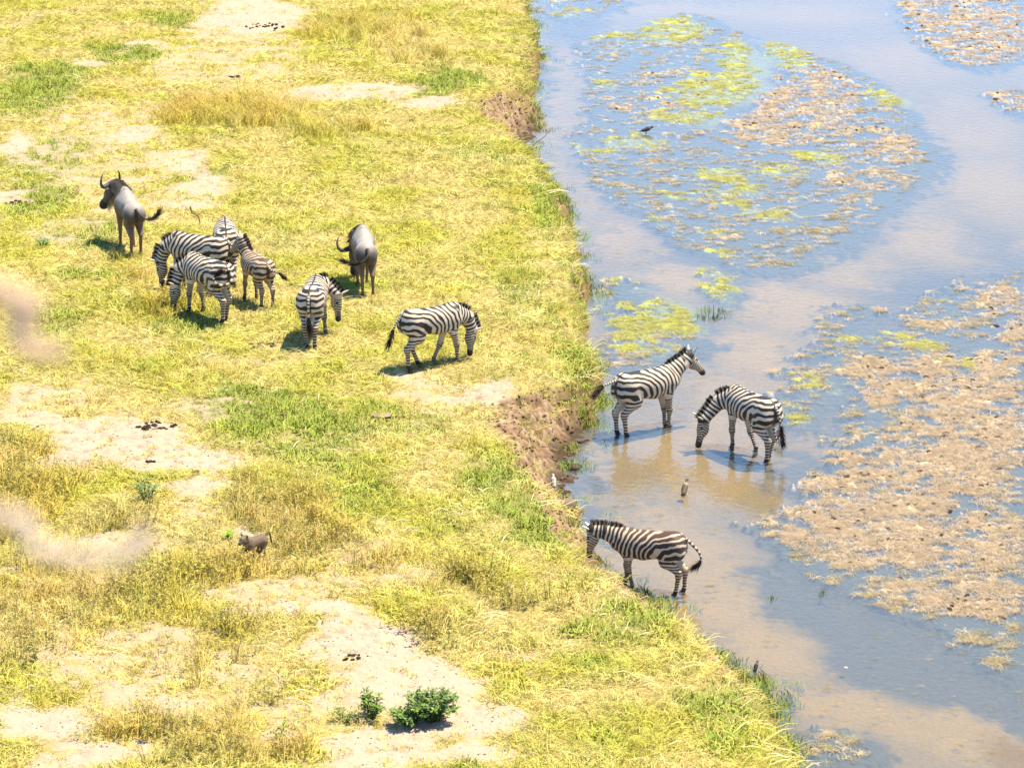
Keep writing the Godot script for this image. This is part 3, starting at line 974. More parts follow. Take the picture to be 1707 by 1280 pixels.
func face_out(v: PackedVector3Array, n: PackedVector3Array, idx: PackedInt32Array) -> PackedInt32Array:
	for i in range(0, idx.size(), 3):
		var a := v[idx[i]]
		var fn := (v[idx[i + 1]] - a).cross(v[idx[i + 2]] - a)
		if fn.dot(n[idx[i]] + n[idx[i + 1]] + n[idx[i + 2]]) > 0.0:
			var s := idx[i + 1]
			idx[i + 1] = idx[i + 2]
			idx[i + 2] = s
	return idx


func blob(at: Vector3, r: Vector3, col: Color, lumps := 0.0, noise_seed := 0, seg := 10) -> Mesh:
	var v := PackedVector3Array()
	var n := PackedVector3Array()
	var c := PackedColorArray()
	var idx := PackedInt32Array()
	n_strip.seed = noise_seed + 50
	for j in seg + 1:
		var la := PI * (j / float(seg) - 0.5)
		for i in seg * 2 + 1:
			var lo := TAU * i / (seg * 2)
			var d := Vector3(cos(la) * cos(lo), sin(la), cos(la) * sin(lo))
			var k := 1.0
			if lumps > 0.0:
				k += lumps * n_strip.get_noise_3d(d.x * 0.4, d.y * 0.4, d.z * 0.4)
			v.append(at + d * r * k)
			n.append((d / r).normalized())
			c.append(col * (1.0 + (0.5 * n_strip.get_noise_3d(d.x * 1.5, d.y * 1.5, d.z * 1.5) if lumps > 0.0 else 0.0)))
	for j in seg:
		for i in seg * 2:
			var p := j * (seg * 2 + 1) + i
			var q := p + seg * 2 + 1
			idx.append_array([p, q, p + 1, p + 1, q, q + 1])
	return mesh_of(v, n, c, face_out(v, n, idx))


func ear_mesh(root: Vector3, dir: Vector3, front: Vector3, length: float, wide: float, pale: Color, dark: Color) -> Mesh:
	var v := PackedVector3Array()
	var n := PackedVector3Array()
	var c := PackedColorArray()
	var idx := PackedInt32Array()
	var f := (front - dir * front.dot(dir)).normalized()
	var s := dir.cross(f)
	var rows := 6
	var seg := 8
	for j in rows + 1:
		var t := j / float(rows)
		var r := wide * sin(clampf(0.22 + t * 0.78, 0.0, 1.0) * PI) * 0.95 + 0.003
		for i in seg + 1:
			var a := TAU * i / seg
			var d := s * cos(a) + f * sin(a) * 0.45
			v.append(root + dir * t * length + d * r)
			n.append((s * cos(a) * 0.6 + f * sin(a)).normalized())
			var col := pale
			if t > 0.84:
				col = dark
			if sin(a) > 0.4 and t < 0.75:
				col = pale.lerp(dark, 0.3)
			c.append(col)
	for j in rows:
		for i in seg:
			var p := j * (seg + 1) + i
			var q := p + seg + 1
			idx.append_array([p, q, p + 1, p + 1, q, q + 1])
	return mesh_of(v, n, c, face_out(v, n, idx))


func along(pts: Array, t: float) -> Vector3:
	# a smooth path through the points
	var m := pts.size() - 1
	var s := clampf(t, 0.0, 1.0) * m
	var i := mini(int(s), m - 1)
	var a: Vector3 = pts[maxi(i - 1, 0)]
	var b: Vector3 = pts[i]
	var c: Vector3 = pts[i + 1]
	var d: Vector3 = pts[mini(i + 2, m)]
	return b.cubic_interpolate(c, a, d, s - i)


func tube(pts: Array, r0: float, r1: float, rows: int, seg: int, colors: Array) -> Mesh:
	# colors: one per row, repeated
	var v := PackedVector3Array()
	var n := PackedVector3Array()
	var c := PackedColorArray()
	var idx := PackedInt32Array()
	for j in rows + 1:
		var t := j / float(rows)
		var p := along(pts, t)
		var d := (along(pts, t + 0.02) - along(pts, t - 0.02)).normalized()
		var s := d.cross(Vector3(0.3, 0.2, 0.93)).normalized()
		var u := s.cross(d)
		for i in seg + 1:
			var a := TAU * i / seg
			var o := s * cos(a) + u * sin(a)
			v.append(p + o * lerpf(r0, r1, t) * (1.0 if j < rows else 0.2))
			n.append(o)
			c.append(colors[j % colors.size()])
	for j in rows:
		for i in seg:
			var p := j * (seg + 1) + i
			var q := p + seg + 1
			idx.append_array([p, q, p + 1, p + 1, q, q + 1])
	return mesh_of(v, n, c, face_out(v, n, idx))


func tail(o: Node3D, pts: Array, r0: float, r1: float, white: Color, black: Color, striped: bool, tuft: float) -> void:
	var cols := [white, white, black, black] if striped else [white]
	var upper_tail := []
	for q in 9:
		upper_tail.append(along(pts, (1.0 - tuft * 0.72) * q / 8.0))
	var root := part("tail", tube(upper_tail, r0, r1, 26, 8, cols), mats["hide"], o)
	var hair := Strands.new()
	for q in 230:
		var t := rng.randf_range(1.0 - tuft, 0.95)
		var p := along(pts, t)
		var ahead := (along(pts, minf(t + 0.25, 1.0)) - p)
		var dirn := ahead.normalized() * rng.randf_range(0.12, 0.26)
		var jit := Vector3(rng.randfn(0, 0.03), rng.randfn(0, 0.03), rng.randfn(0, 0.03))
		var side := Vector3(rng.randf_range(-1, 1), rng.randf_range(-1, 1), rng.randf_range(-1, 1)).normalized() * 0.013
		var midp := along(pts, minf(t + 0.12, 1.0)) + jit * 0.6
		hair.blade3(p, midp, midp + dirn * 0.8 + jit, side, black, black, black.lerp(Color(0.10, 0.06, 0.04), 0.5))
	part("tail_tuft", hair.mesh(), mats["hair"], root)


class Strands:
	# thin tapered blades joined into one mesh
	var upward := false
	var v := PackedVector3Array()
	var n := PackedVector3Array()
	var c := PackedColorArray()
	var idx := PackedInt32Array()

	func tri(a: int, b: int, d: int) -> void:
		idx.append_array([a, b, d])

	func blade(root: Vector3, tip: Vector3, wide: Vector3, c0: Color, c1: Color, c2: Color) -> void:
		blade3(root, root.lerp(tip, 0.55), tip, wide, c0, c1, c2)

	func blade3(root: Vector3, mid: Vector3, tip: Vector3, wide: Vector3, c0: Color, c1: Color, c2: Color) -> void:
		var k := v.size()
		v.append_array([root - wide * 0.5, root + wide * 0.5, mid - wide * 0.45, mid + wide * 0.45, tip])
		c.append_array([c0, c0, c1, c1, c2])
		var f1 := (mid - root).cross(wide).normalized()
		var f2 := (tip - mid).cross(wide).normalized()
		if f1 == Vector3.ZERO:
			f1 = Vector3.UP
		if f2 == Vector3.ZERO:
			f2 = f1
		var fm := (f1 + f2).normalized()
		if upward:
			f1 = (f1 * signf(f1.y + 1e-6) * 0.5 + Vector3.UP).normalized()
			f2 = (f2 * signf(f2.y + 1e-6) * 0.5 + Vector3.UP).normalized()
			fm = (f1 + f2).normalized()
		n.append_array([f1, f1, fm, fm, f2])
		for t in [[0, 1, 2], [2, 1, 3], [2, 3, 4]]:
			var a: Vector3 = v[k + t[0]]
			var fn := (v[k + t[1]] - a).cross(v[k + t[2]] - a)
			if fn.dot(fm) > 0.0:
				tri(k + t[0], k + t[2], k + t[1])
			else:
				tri(k + t[0], k + t[1], k + t[2])

	func leaf(root: Vector3, dir: Vector3, side: Vector3, length: float, wide: float, col: Color, droop := 0.15) -> void:
		# a pointed oval leaf of four triangles, folded along its rib
		var k := v.size()
		var m := root + dir * length * 0.5
		var tip := root + dir * length - Vector3.UP * length * droop
		var lift := side.cross(dir).normalized() * wide * 0.18
		v.append_array([root, m + side * wide * 0.5 + lift, tip, m - side * wide * 0.5 + lift, m])
		var up := dir.cross(side).normalized()
		if up.y < 0.0:
			up = -up
		for q in 5:
			n.append(up)
			c.append(col)
		for t in [[0, 1, 4], [1, 2, 4], [2, 3, 4], [3, 0, 4]]:
			var a: Vector3 = v[k + t[0]]
			var fn := (v[k + t[1]] - a).cross(v[k + t[2]] - a)
			if fn.dot(up) > 0.0:
				tri(k + t[0], k + t[2], k + t[1])
			else:
				tri(k + t[0], k + t[1], k + t[2])

	func mesh() -> ArrayMesh:
		var a := []
		a.resize(Mesh.ARRAY_MAX)
		a[Mesh.ARRAY_VERTEX] = v
		a[Mesh.ARRAY_NORMAL] = n
		a[Mesh.ARRAY_COLOR] = c
		a[Mesh.ARRAY_INDEX] = idx
		var m := ArrayMesh.new()
		m.add_surface_from_arrays(Mesh.PRIMITIVE_TRIANGLES, a)
		return m


func make_wildebeest(cfg: Dictionary) -> Node3D:
	var at := Vector3(cfg.x, cfg.y, cfg.z)
	var o := thing("wildebeest", cfg.label, "wildebeest", at, deg_to_rad(cfg.yaw), "wildebeest standing on the grass")
	o.scale = Vector3.ONE * cfg.scale
	var b := Body.new()
	b.blend = 0.1
	b.bone(Vector3(-0.46, 1.0, 0), Vector3(-0.15, 0.98, 0), 0.205, 0.225, 0, 1.2)
	b.bone(Vector3(-0.15, 0.98, 0), Vector3(0.30, 0.97, 0), 0.225, 0.28, 0, 1.2)
	b.bone(Vector3(0.10, 1.12, 0), Vector3(0.38, 1.20, 0), 0.14, 0.15, 0, 1.35)
	b.bone(Vector3(0.30, 0.97, 0), Vector3(0.50, 1.0, 0), 0.27, 0.20, 0, 1.25)
	for side in [-1.0, 1.0]:
		b.bone(Vector3(-0.46, 1.0, side * 0.07), Vector3(-0.54, 0.88, side * 0.09), 0.135, 0.12, 0)
	var base := Vector3(0.46, 1.10, 0)
	var mid: Vector3 = cfg.mid
	var poll: Vector3 = cfg.poll
	var hd: Vector3 = cfg.head.normalized()
	var l1 := base.distance_to(mid)
	var l2 := mid.distance_to(poll)
	b.bone(base, mid, 0.22, 0.165, 1, 1.3, 0.0, l1)
	b.bone(mid, poll, 0.165, 0.12, 1, 1.1, l1, l1 + l2)
	var nd := (poll - mid).normalized()
	var dors := nd - hd * nd.dot(hd)
	dors = dors.normalized() if dors.length() > 0.05 else Vector3.UP
	var sx := hd.cross(dors).normalized()
	b.bone(poll, poll + hd * 0.2 - dors * 0.03, 0.10, 0.10, 2)
	b.bone(poll + hd * 0.18 - dors * 0.02, poll + hd * 0.5 - dors * 0.03, 0.095, 0.07, 2)
	for side in [-1.0, 1.0]:
		b.bone(poll + hd * 0.50 - dors * 0.03 + sx * side * 0.02, poll + hd * 0.55 - dors * 0.035 + sx * side * 0.03, 0.062, 0.06, 2)
	var feet: Array = cfg.get("feet", [Vector3.ZERO, Vector3.ZERO, Vector3.ZERO, Vector3.ZERO])
	var hoofs := []
	for k in 4:
		var f: Vector3 = feet[k]
		var side := -1.0 if k % 2 == 0 else 1.0
		if k < 2:
			var sh := Vector3(0.38, 0.95, side * 0.12)
			var el := Vector3(0.36, 0.72, side * 0.13) + f * 0.15
			var kn := Vector3(0.40, 0.43, side * 0.12) + f * 0.6
			var fe := Vector3(0.39, 0.12, side * 0.12) + f * 0.95
			var ho := Vector3(0.43, 0.02, side * 0.12) + f
			b.bone(sh, el, 0.14, 0.085, 3, 1.2)
			b.bone(el, kn, 0.08, 0.042, 3)
			b.bone(kn, fe, 0.042, 0.028, 3)
			b.bone(fe, ho, 0.034, 0.038, 3)
			hoofs.append(ho)
		else:
			var hp := Vector3(-0.46, 0.92, side * 0.10)
			var st := Vector3(-0.37, 0.74, side * 0.12) + f * 0.25
			var hk := Vector3(-0.60, 0.50, side * 0.11) + f * 0.6
			var fe := Vector3(-0.57, 0.12, side * 0.11) + f * 0.95
			var ho := Vector3(-0.53, 0.02, side * 0.11) + f
			b.bone(hp, st, 0.165, 0.12, 4, 1.2)
			b.bone(st, hk, 0.105, 0.05, 4)
			b.bone(hk, fe, 0.043, 0.03, 4)
			b.bone(fe, ho, 0.036, 0.04, 4)
			hoofs.append(ho)
	b.mesh()
	var col := PackedColorArray()
	col.resize(b.v.size())
	var warp := FastNoiseLite.new()
	warp.seed = cfg.seed
	warp.frequency = 4.0
	for i in b.v.size():
		var p := b.v[i]
		var k := i * 7
		var wob := warp.get_noise_3d(p.x, p.y * 0.5, p.z)
		var grey := Color(0.068, 0.046, 0.033).lerp(Color(0.30, 0.26, 0.225), smoothstep(0.92, 1.18, p.y + wob * 0.08 - 0.06 * smoothstep(0.2, 0.5, p.x)))  # silver-grey coat, paler with height: sun sheen on the back put into the colour
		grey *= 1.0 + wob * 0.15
		# dark streaks down the shoulder and neck
		var streak := smoothstep(0.1, 0.5, sin(p.x * 52.0 + wob * 5.0)) * smoothstep(0.1, 0.4, p.x) * 0.55
		grey = grey.lerp(Color(0.025, 0.02, 0.018), streak)
		var head := Color(0.085, 0.066, 0.056)
		var rel := p - poll
		var hu := rel.dot(hd)
		var hv := rel.dot(dors)
		head = head.lerp(Color(0.012, 0.010, 0.009), maxf(smoothstep(0.0, 0.05, hv), smoothstep(0.38, 0.46, hu)))
		var leg := Color(0.14, 0.085, 0.047) * (1.0 + wob * 0.2)
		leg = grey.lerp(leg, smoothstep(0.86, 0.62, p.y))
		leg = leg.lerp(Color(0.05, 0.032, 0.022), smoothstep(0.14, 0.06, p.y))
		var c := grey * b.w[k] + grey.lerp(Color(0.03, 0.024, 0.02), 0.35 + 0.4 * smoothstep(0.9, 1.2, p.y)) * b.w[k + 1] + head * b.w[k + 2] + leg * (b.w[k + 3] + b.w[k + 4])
		if p.x < -0.5 and absf(p.z) < 0.04 and p.y < 1.1:
			c = c.lerp(Color(0.015, 0.012, 0.01), 0.8)
		c.a = 1.0
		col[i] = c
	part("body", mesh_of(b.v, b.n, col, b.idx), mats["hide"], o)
	var hair := Strands.new()
	var dark := Color(0.025, 0.02, 0.018)
	for q in 800:
		var t := rng.randf_range(-0.02, l1 + l2)
		var c0: Vector3
		var ax: Vector3
		var rr: float
		if t < l1:
			c0 = base.lerp(mid, t / l1)
			ax = (mid - base).normalized()
			rr = lerpf(0.22, 0.165, t / l1)
		else:
			c0 = mid.lerp(poll, (t - l1) / l2)
			ax = nd
			rr = lerpf(0.165, 0.12, (t - l1) / l2)
		var cr := (Vector3.UP - ax * ax.y).normalized() if absf(ax.y) < 0.97 else Vector3.RIGHT
		var lat := ax.cross(cr)
		var sd := rng.randf_range(-1, 1)
		var root := c0 + cr * rr * 0.93 + lat * sd * 0.03
		var fall := lat * sd * 0.12 + Vector3.DOWN * rng.randf_range(0.02, 0.16) * absf(sd) + cr * rng.randf_range(0.02, 0.05) - ax * 0.03
		hair.blade3(root, root + cr * 0.04 + lat * sd * 0.05, root + fall + lat * sd * 0.05, ax * 0.016, dark, dark, Color(0.06, 0.05, 0.045))
	part("mane", hair.mesh(), mats["hair"], o)
	var beard := Strands.new()
	var pale: Color = cfg.beard
	for q in 200:
		var t := rng.randf()
		var root := (poll + hd * 0.42 - dors * 0.10).lerp(mid - dors * 0.02 + hd * 0.12, t) + sx * rng.randf_range(-0.04, 0.04)
		var dn := Vector3(rng.randfn(0, 0.02), -rng.randf_range(0.14, 0.30) * (1.0 - 0.4 * t), rng.randfn(0, 0.02))
		beard.blade(root + Vector3(0, 0.04, 0), root + dn, (sx if q % 2 else hd) * 0.012, pale * 0.8, pale, pale)
	part("beard", beard.mesh(), mats["hair"], o)
	var hup := (dors * 0.45 - hd * 0.75).normalized()
	for side in [-1.0, 1.0]:
		var r0: Vector3 = poll + dors * 0.07 + sx * side * 0.03 + hd * 0.02
		var hp := [r0, r0 + sx * side * 0.12 - hup * 0.02, r0 + sx * side * 0.22 - hup * 0.03, r0 + sx * side * 0.29 + hup * 0.05, r0 + sx * side * 0.28 + hup * 0.18, r0 + sx * side * 0.22 + hup * 0.27]
		part("horn", tube(hp, 0.062, 0.008, 24, 10, [Color(0.085, 0.08, 0.08), Color(0.07, 0.066, 0.066)]), mats["horn"], o)
		var er: Vector3 = poll + sx * side * 0.10 + hd * 0.05
		part("ear", ear_mesh(er, (sx * side - dors * 0.35 - hd * 0.1).normalized(), hd, 0.19, 0.035, Color(0.05, 0.04, 0.035), Color(0.03, 0.025, 0.02)), mats["hide"], o)
		part("eye", blob(poll + hd * 0.17 + sx * side * 0.088 + dors * 0.035, Vector3.ONE * 0.022, Color(0.01, 0.008, 0.007)), mats["horn"], o)
	tail(o, cfg.tail, 0.032, 0.018, Color(0.05, 0.042, 0.038), dark, false, 0.6)
	for h in hoofs:
		part("hoof", hoof(h, 0.042), mats["horn"], o)
	return o


func land_y(x: float, z: float) -> float:
	return height_at(x, z) - 0.015


func build_animals() -> void:
	var graze := {"mid": Vector3(0.80, 0.90, 0), "poll": Vector3(1.0, 0.60, 0), "head": Vector3(0.06, -1, 0)}
	var hang := [Vector3(-0.72, 1.16, 0), Vector3(-0.80, 1.06, 0), Vector3(-0.82, 0.85, 0.0), Vector3(-0.80, 0.52, 0.01)]
	var herd := "zebras grazing on the bank"
	var wet := "zebras standing in the river"
	make_wildebeest({"x": -8.0, "z": -69.2, "y": land_y(-8.0, -69.2), "yaw": 109.0, "scale": 0.97, "seed": 5, "beard": Color(0.36, 0.28, 0.15),
		"label": "grey wildebeest standing with head raised and both horns showing, left of the zebra group",
		"mid": Vector3(0.70, 1.24, -0.05), "poll": Vector3(0.84, 1.30, -0.16), "head": Vector3(0.40, -0.85, -0.36),
		"feet": [Vector3(0.06, 0, 0), Vector3(-0.1, 0, 0.02), Vector3(0, 0, 0), Vector3(0.08, 0, 0)],
		"tail": [Vector3(-0.64, 1.10, 0), Vector3(-0.73, 0.98, 0.08), Vector3(-0.74, 0.88, 0.22), Vector3(-0.70, 0.90, 0.38), Vector3(-0.66, 1.0, 0.50)]})
	make_wildebeest({"x": -2.96, "z": -66.1, "y": land_y(-2.96, -66.1), "yaw": 97.0, "scale": 0.95, "seed": 9, "beard": Color(0.16, 0.12, 0.08),
		"label": "grey wildebeest seen from behind, head lowered and tail swung to its left",
		"mid": Vector3(0.78, 0.98, -0.10), "poll": Vector3(0.96, 0.72, -0.15), "head": Vector3(0.10, -1, 0.02),
		"feet": [Vector3(0.02, 0, 0), Vector3(0.0, 0, -0.05), Vector3(0.0, 0, 0.02), Vector3(0.0, 0, 0.02)],
		"tail": [Vector3(-0.64, 1.10, 0.02), Vector3(-0.74, 0.98, 0.02), Vector3(-0.75, 0.84, -0.12), Vector3(-0.70, 0.80, -0.30), Vector3(-0.62, 0.84, -0.48)]})
	make_zebra({"x": -6.29, "z": -66.03, "y": land_y(-6.29, -66.03), "yaw": 157.0, "scale": 0.96, "seed": 101, "group": herd,
		"label": "adult zebra grazing side-on at the back of the group, tail stretched out behind it",
		"mid": Vector3(0.72, 0.92, -0.06), "poll": Vector3(0.84, 0.62, -0.10), "head": Vector3(0.0, -1, -0.05),
		"feet": [Vector3(0.1, 0, 0), Vector3(0, 0, 0), Vector3(0, 0, 0), Vector3(0.1, 0, 0)],
		"tail": [Vector3(-0.72, 1.15, 0), Vector3(-0.86, 1.06, 0.02), Vector3(-1.05, 0.88, 0.06), Vector3(-1.22, 0.66, 0.10)], "tuft": 0.6})
	make_zebra({"x": -5.80, "z": -66.9, "y": land_y(-5.80, -66.9), "yaw": 96.0, "scale": 0.98, "seed": 102, "group": herd,
		"label": "adult zebra seen from behind, hindmost of the group, rump beside the foal's head",
		"mid": graze.mid, "poll": graze.poll, "head": graze.head,
		"feet": [Vector3(0.1, 0, 0), Vector3(-0.1, 0, 0), Vector3(0, 0, 0), Vector3(0.05, 0, 0.03)], "tail": hang})
	make_zebra({"x": -5.94, "z": -64.14, "y": land_y(-5.94, -64.14), "yaw": 131.0, "scale": 0.96, "seed": 103, "group": herd,
		"label": "adult zebra grazing at the front of the group with its tail curled onto its rump",
		"mid": Vector3(0.68, 0.90, -0.18), "poll": Vector3(0.72, 0.60, -0.30), "head": Vector3(0.06, -1, -0.16),
		"feet": [Vector3(0.06, 0, -0.02), Vector3(-0.1, 0, 0), Vector3(0, 0, 0.02), Vector3(0.14, 0, -0.02)],
		"tail": [Vector3(-0.72, 1.16, 0), Vector3(-0.86, 1.02, 0.0), Vector3(-0.88, 0.90, -0.12), Vector3(-0.78, 0.90, -0.30), Vector3(-0.70, 1.02, -0.36), Vector3(-0.72, 1.10, -0.26)], "tuft": 0.2})
	make_zebra({"called": "zebra_foal", "x": -5.04, "z": -65.03, "y": land_y(-5.04, -65.03), "yaw": 116.0, "scale": 0.80, "seed": 104, "group": herd, "brown": 0.75,
		"label": "brown striped zebra foal reaching its head toward the adult behind",
		"mid": Vector3(0.62, 1.28, -0.04), "poll": Vector3(0.74, 1.50, -0.10), "head": Vector3(0.30, -0.72, -0.52),
		"feet": [Vector3(0.1, 0, -0.02), Vector3(-0.05, 0, 0), Vector3(0.1, 0, 0), Vector3(0, 0, 0.05)],
		"tail": [Vector3(-0.70, 1.14, 0), Vector3(-0.80, 1.04, 0.06), Vector3(-0.82, 0.96, 0.22), Vector3(-0.82, 0.84, 0.36)], "tuft": 0.4})
	make_zebra({"x": -3.78, "z": -62.5, "y": land_y(-3.78, -62.5), "yaw": 86.0, "scale": 0.95, "seed": 105, "group": herd,
		"label": "zebra seen from behind with its head hanging to the right, below the rear-facing wildebeest",
		"mid": Vector3(0.60, 1.04, 0.20), "poll": Vector3(0.50, 0.86, 0.42), "head": Vector3(-0.08, -1, 0.10),
		"feet": [Vector3(-0.08, 0, -0.02), Vector3(0.1, 0, 0.05), Vector3(0.1, 0, 0.02), Vector3(-0.05, 0, -0.01)], "tail": hang, "tuft": 0.3})
	make_zebra({"x": -1.47, "z": -60.79, "y": land_y(-1.47, -60.79), "yaw": 30.0, "scale": 0.92, "seed": 106, "group": herd,
		"label": "zebra grazing side-on facing right, alone on the bank nearest the water",
		"mid": Vector3(0.78, 0.92, 0), "poll": Vector3(0.90, 0.66, 0.02), "head": Vector3(-0.05, -1, 0.02),
		"feet": [Vector3(-0.34, 0, 0), Vector3(0.1, 0, 0), Vector3(0.34, 0, 0), Vector3(0.0, 0, 0.02)],
		"tail": [Vector3(-0.72, 1.15, 0), Vector3(-0.84, 1.02, 0.0), Vector3(-0.94, 0.82, 0.02), Vector3(-1.02, 0.62, 0.04)], "tuft": 0.62})
	make_zebra({"x": 2.47, "z": -59.28, "y": -0.06, "yaw": 34.0, "scale": 0.97, "seed": 107, "group": wet,
		"label": "zebra standing in the river with head raised, facing right, tail streaming out behind",
		"mid": Vector3(0.78, 1.24, 0), "poll": Vector3(0.94, 1.36, 0.0), "head": Vector3(0.72, -0.72, 0.03),
		"feet": [Vector3(0.05, 0, 0.05), Vector3(0.05, 0, -0.05), Vector3(0, 0, 0), Vector3(0.08, 0, -0.03)],
		"tail": [Vector3(-0.72, 1.16, 0), Vector3(-0.88, 1.13, 0), Vector3(-1.04, 1.09, 0), Vector3(-1.2, 0.98, 0.0)], "tuft": 0.5})
	make_zebra({"x": 4.26, "z": -57.97, "y": -0.07, "yaw": 124.0, "scale": 0.95, "seed": 108, "group": wet,
		"label": "zebra drinking with its muzzle in the river, rump turned to the right",
		"mid": Vector3(0.72, 0.92, -0.22), "poll": Vector3(0.80, 0.60, -0.50), "head": Vector3(0.06, -0.95, -0.26),
		"feet": [Vector3(0.05, 0, 0.05), Vector3(-0.42, 0, 0.03), Vector3(0.0, 0, 0.02), Vector3(0.2, 0, 0.0)],
		"tail": [Vector3(-0.72, 1.15, 0), Vector3(-0.80, 1.04, 0.02), Vector3(-0.83, 0.80, 0.06), Vector3(-0.82, 0.46, 0.12)], "tuft": 0.45})
	make_zebra({"x": 2.16, "z": -50.94, "y": -0.05, "yaw": 165.0, "scale": 0.84, "seed": 109, "group": wet, "brown": 0.45, "heavy": 0.4,
		"label": "young brownish zebra wading out of the river onto the bank, facing left with head low",
		"mid": Vector3(0.82, 1.15, 0), "poll": Vector3(1.08, 1.17, 0.0), "head": Vector3(0.16, -0.9, -0.08),
		"feet": [Vector3(-0.14, 0.05, 0), Vector3(0.04, 0.08, 0), Vector3(0.06, 0, 0), Vector3(-0.06, 0, 0)],
		"tail": [Vector3(-0.72, 1.15, 0), Vector3(-0.84, 1.05, 0), Vector3(-0.98, 0.90, 0), Vector3(-1.02, 0.74, 0.0), Vector3(-0.92, 0.62, 0)], "tuft": 0.34})
	small_beast()


func small_beast() -> void:
	var x := -4.02
	var z := -50.2
	var o := thing("small_animal", "small brown animal standing in the tall weeds at the lower left", "animal", Vector3(x, height_at(x, z), z), deg_to_rad(235.0))
	o.scale = Vector3.ONE * 1.25
	var b := Body.new()
	b.cell = 0.009
	b.blend = 0.02
	b.bone(Vector3(-0.14, 0.27, 0), Vector3(0.12, 0.28, 0), 0.07, 0.075, 0)
	b.bone(Vector3(0.12, 0.29, 0), Vector3(0.19, 0.37, 0), 0.055, 0.04, 1)
	b.bone(Vector3(0.19, 0.37, 0), Vector3(0.23, 0.37, 0), 0.052, 0.045, 2)
	b.bone(Vector3(0.23, 0.36, 0), Vector3(0.29, 0.335, 0), 0.035, 0.024, 2)
	for side in [-1.0, 1.0]:
		b.bone(Vector3(0.11, 0.25, side * 0.04), Vector3(0.10, 0.13, side * 0.045), 0.035, 0.022, 3)
		b.bone(Vector3(0.10, 0.13, side * 0.045), Vector3(0.12, 0.015, side * 0.045), 0.02, 0.016, 3)
		b.bone(Vector3(-0.13, 0.25, side * 0.04), Vector3(-0.09, 0.15, side * 0.05), 0.055, 0.03, 4)
		b.bone(Vector3(-0.09, 0.15, side * 0.05), Vector3(-0.15, 0.07, side * 0.045), 0.027, 0.018, 4)
		b.bone(Vector3(-0.15, 0.07, side * 0.045), Vector3(-0.12, 0.015, side * 0.045), 0.017, 0.017, 4)
	b.mesh()
	var col := PackedColorArray()
	for p in b.v:
		col.append(Color(0.115, 0.076, 0.044).lerp(Color(0.06, 0.042, 0.03), smoothstep(0.26, 0.30, p.x)))
	part("body", mesh_of(b.v, b.n, col, b.idx), mats["hide"], o)
	for side in [-1.0, 1.0]:
		part("ear", blob(Vector3(0.195, 0.415, side * 0.045), Vector3(0.012, 0.02, 0.016), Color(0.14, 0.09, 0.06)), mats["hide"], o)
	part("tail", tube([Vector3(-0.20, 0.29, 0), Vector3(-0.27, 0.33, 0), Vector3(-0.33, 0.27, 0.02), Vector3(-0.36, 0.15, 0.02)], 0.016, 0.010, 16, 6, [Color(0.10, 0.065, 0.035)]), mats["hide"], o)


func make_bird(x: float, z: float, y: float, yaw: float, s: float, label: String, back: Color, belly: Color, head: Color, pitch: float) -> void:
	var o := thing("bird", label, "bird", Vector3(x, y, z), deg_to_rad(yaw), "small birds by the water")
	o.scale = Vector3.ONE * s
	var b := Body.new()
	b.cell = 0.009
	b.blend = 0.025
	var up := Vector3(cos(pitch), sin(pitch), 0)
	var c := Vector3(0, 0.17, 0)
	b.bone(c - up * 0.09, c + up * 0.05, 0.045, 0.062, 0)
	b.bone(c + up * 0.05, c + up * 0.13, 0.05, 0.03, 1)
	b.bone(c + up * 0.15 + Vector3(0.012, 0.012, 0), c + up * 0.155 + Vector3(0.025, 0.01, 0), 0.033, 0.026, 2)
	b.mesh()
	var col := PackedColorArray()
	for i in b.v.size():
		var p := b.v[i]
		var k := back.lerp(belly, smoothstep(-0.01, 0.02, (p - c).dot(Vector3(up.y, -up.x, 0))))
		k = k.lerp(head, b.w[i * 7 + 2])
		col.append(k)
	part("body", mesh_of(b.v, b.n, col, b.idx), mats["hide"], o)
	var hp := c + up * 0.155 + Vector3(0.045, 0.012, 0)
	part("beak", tube([hp, hp + Vector3(0.035, -0.004, 0), hp + Vector3(0.07, -0.014, 0)], 0.010, 0.002, 6, 6, [Color(0.06, 0.05, 0.04)]), mats["horn"], o)
	for side in [-1.0, 1.0]:
		var st := Strands.new()
		for q in 9:
			var r := c + up * (0.05 - q * 0.012) + Vector3(0, 0, side * 0.062)
			st.blade(r + Vector3(0, 0.012, 0), r - up * 0.11 + Vector3(0, -0.01, -side * 0.02), Vector3(-up.y, up.x, 0) * 0.03, back, back * 0.8, back * 0.5)
		part("wing", st.mesh(), mats["hair"], o)
		part("leg", tube([Vector3(0.0, 0.12, side * 0.025), Vector3(-0.01, 0.06, side * 0.025), Vector3(0.0, -0.03, side * 0.025)], 0.007, 0.005, 6, 6, [Color(0.08, 0.06, 0.05)]), mats["horn"], o)
	var tl := Strands.new()
	for q in 7:
		var r := c - up * 0.10 + Vector3(0, 0, (q - 3) * 0.009)
		tl.blade(r, r - up * 0.11 + Vector3(0, 0, (q - 3) * 0.006), Vector3(0, 0, 0.02), back * 0.6, back * 0.4, back * 0.3)
	part("tail", tl.mesh(), mats["hair"], o)


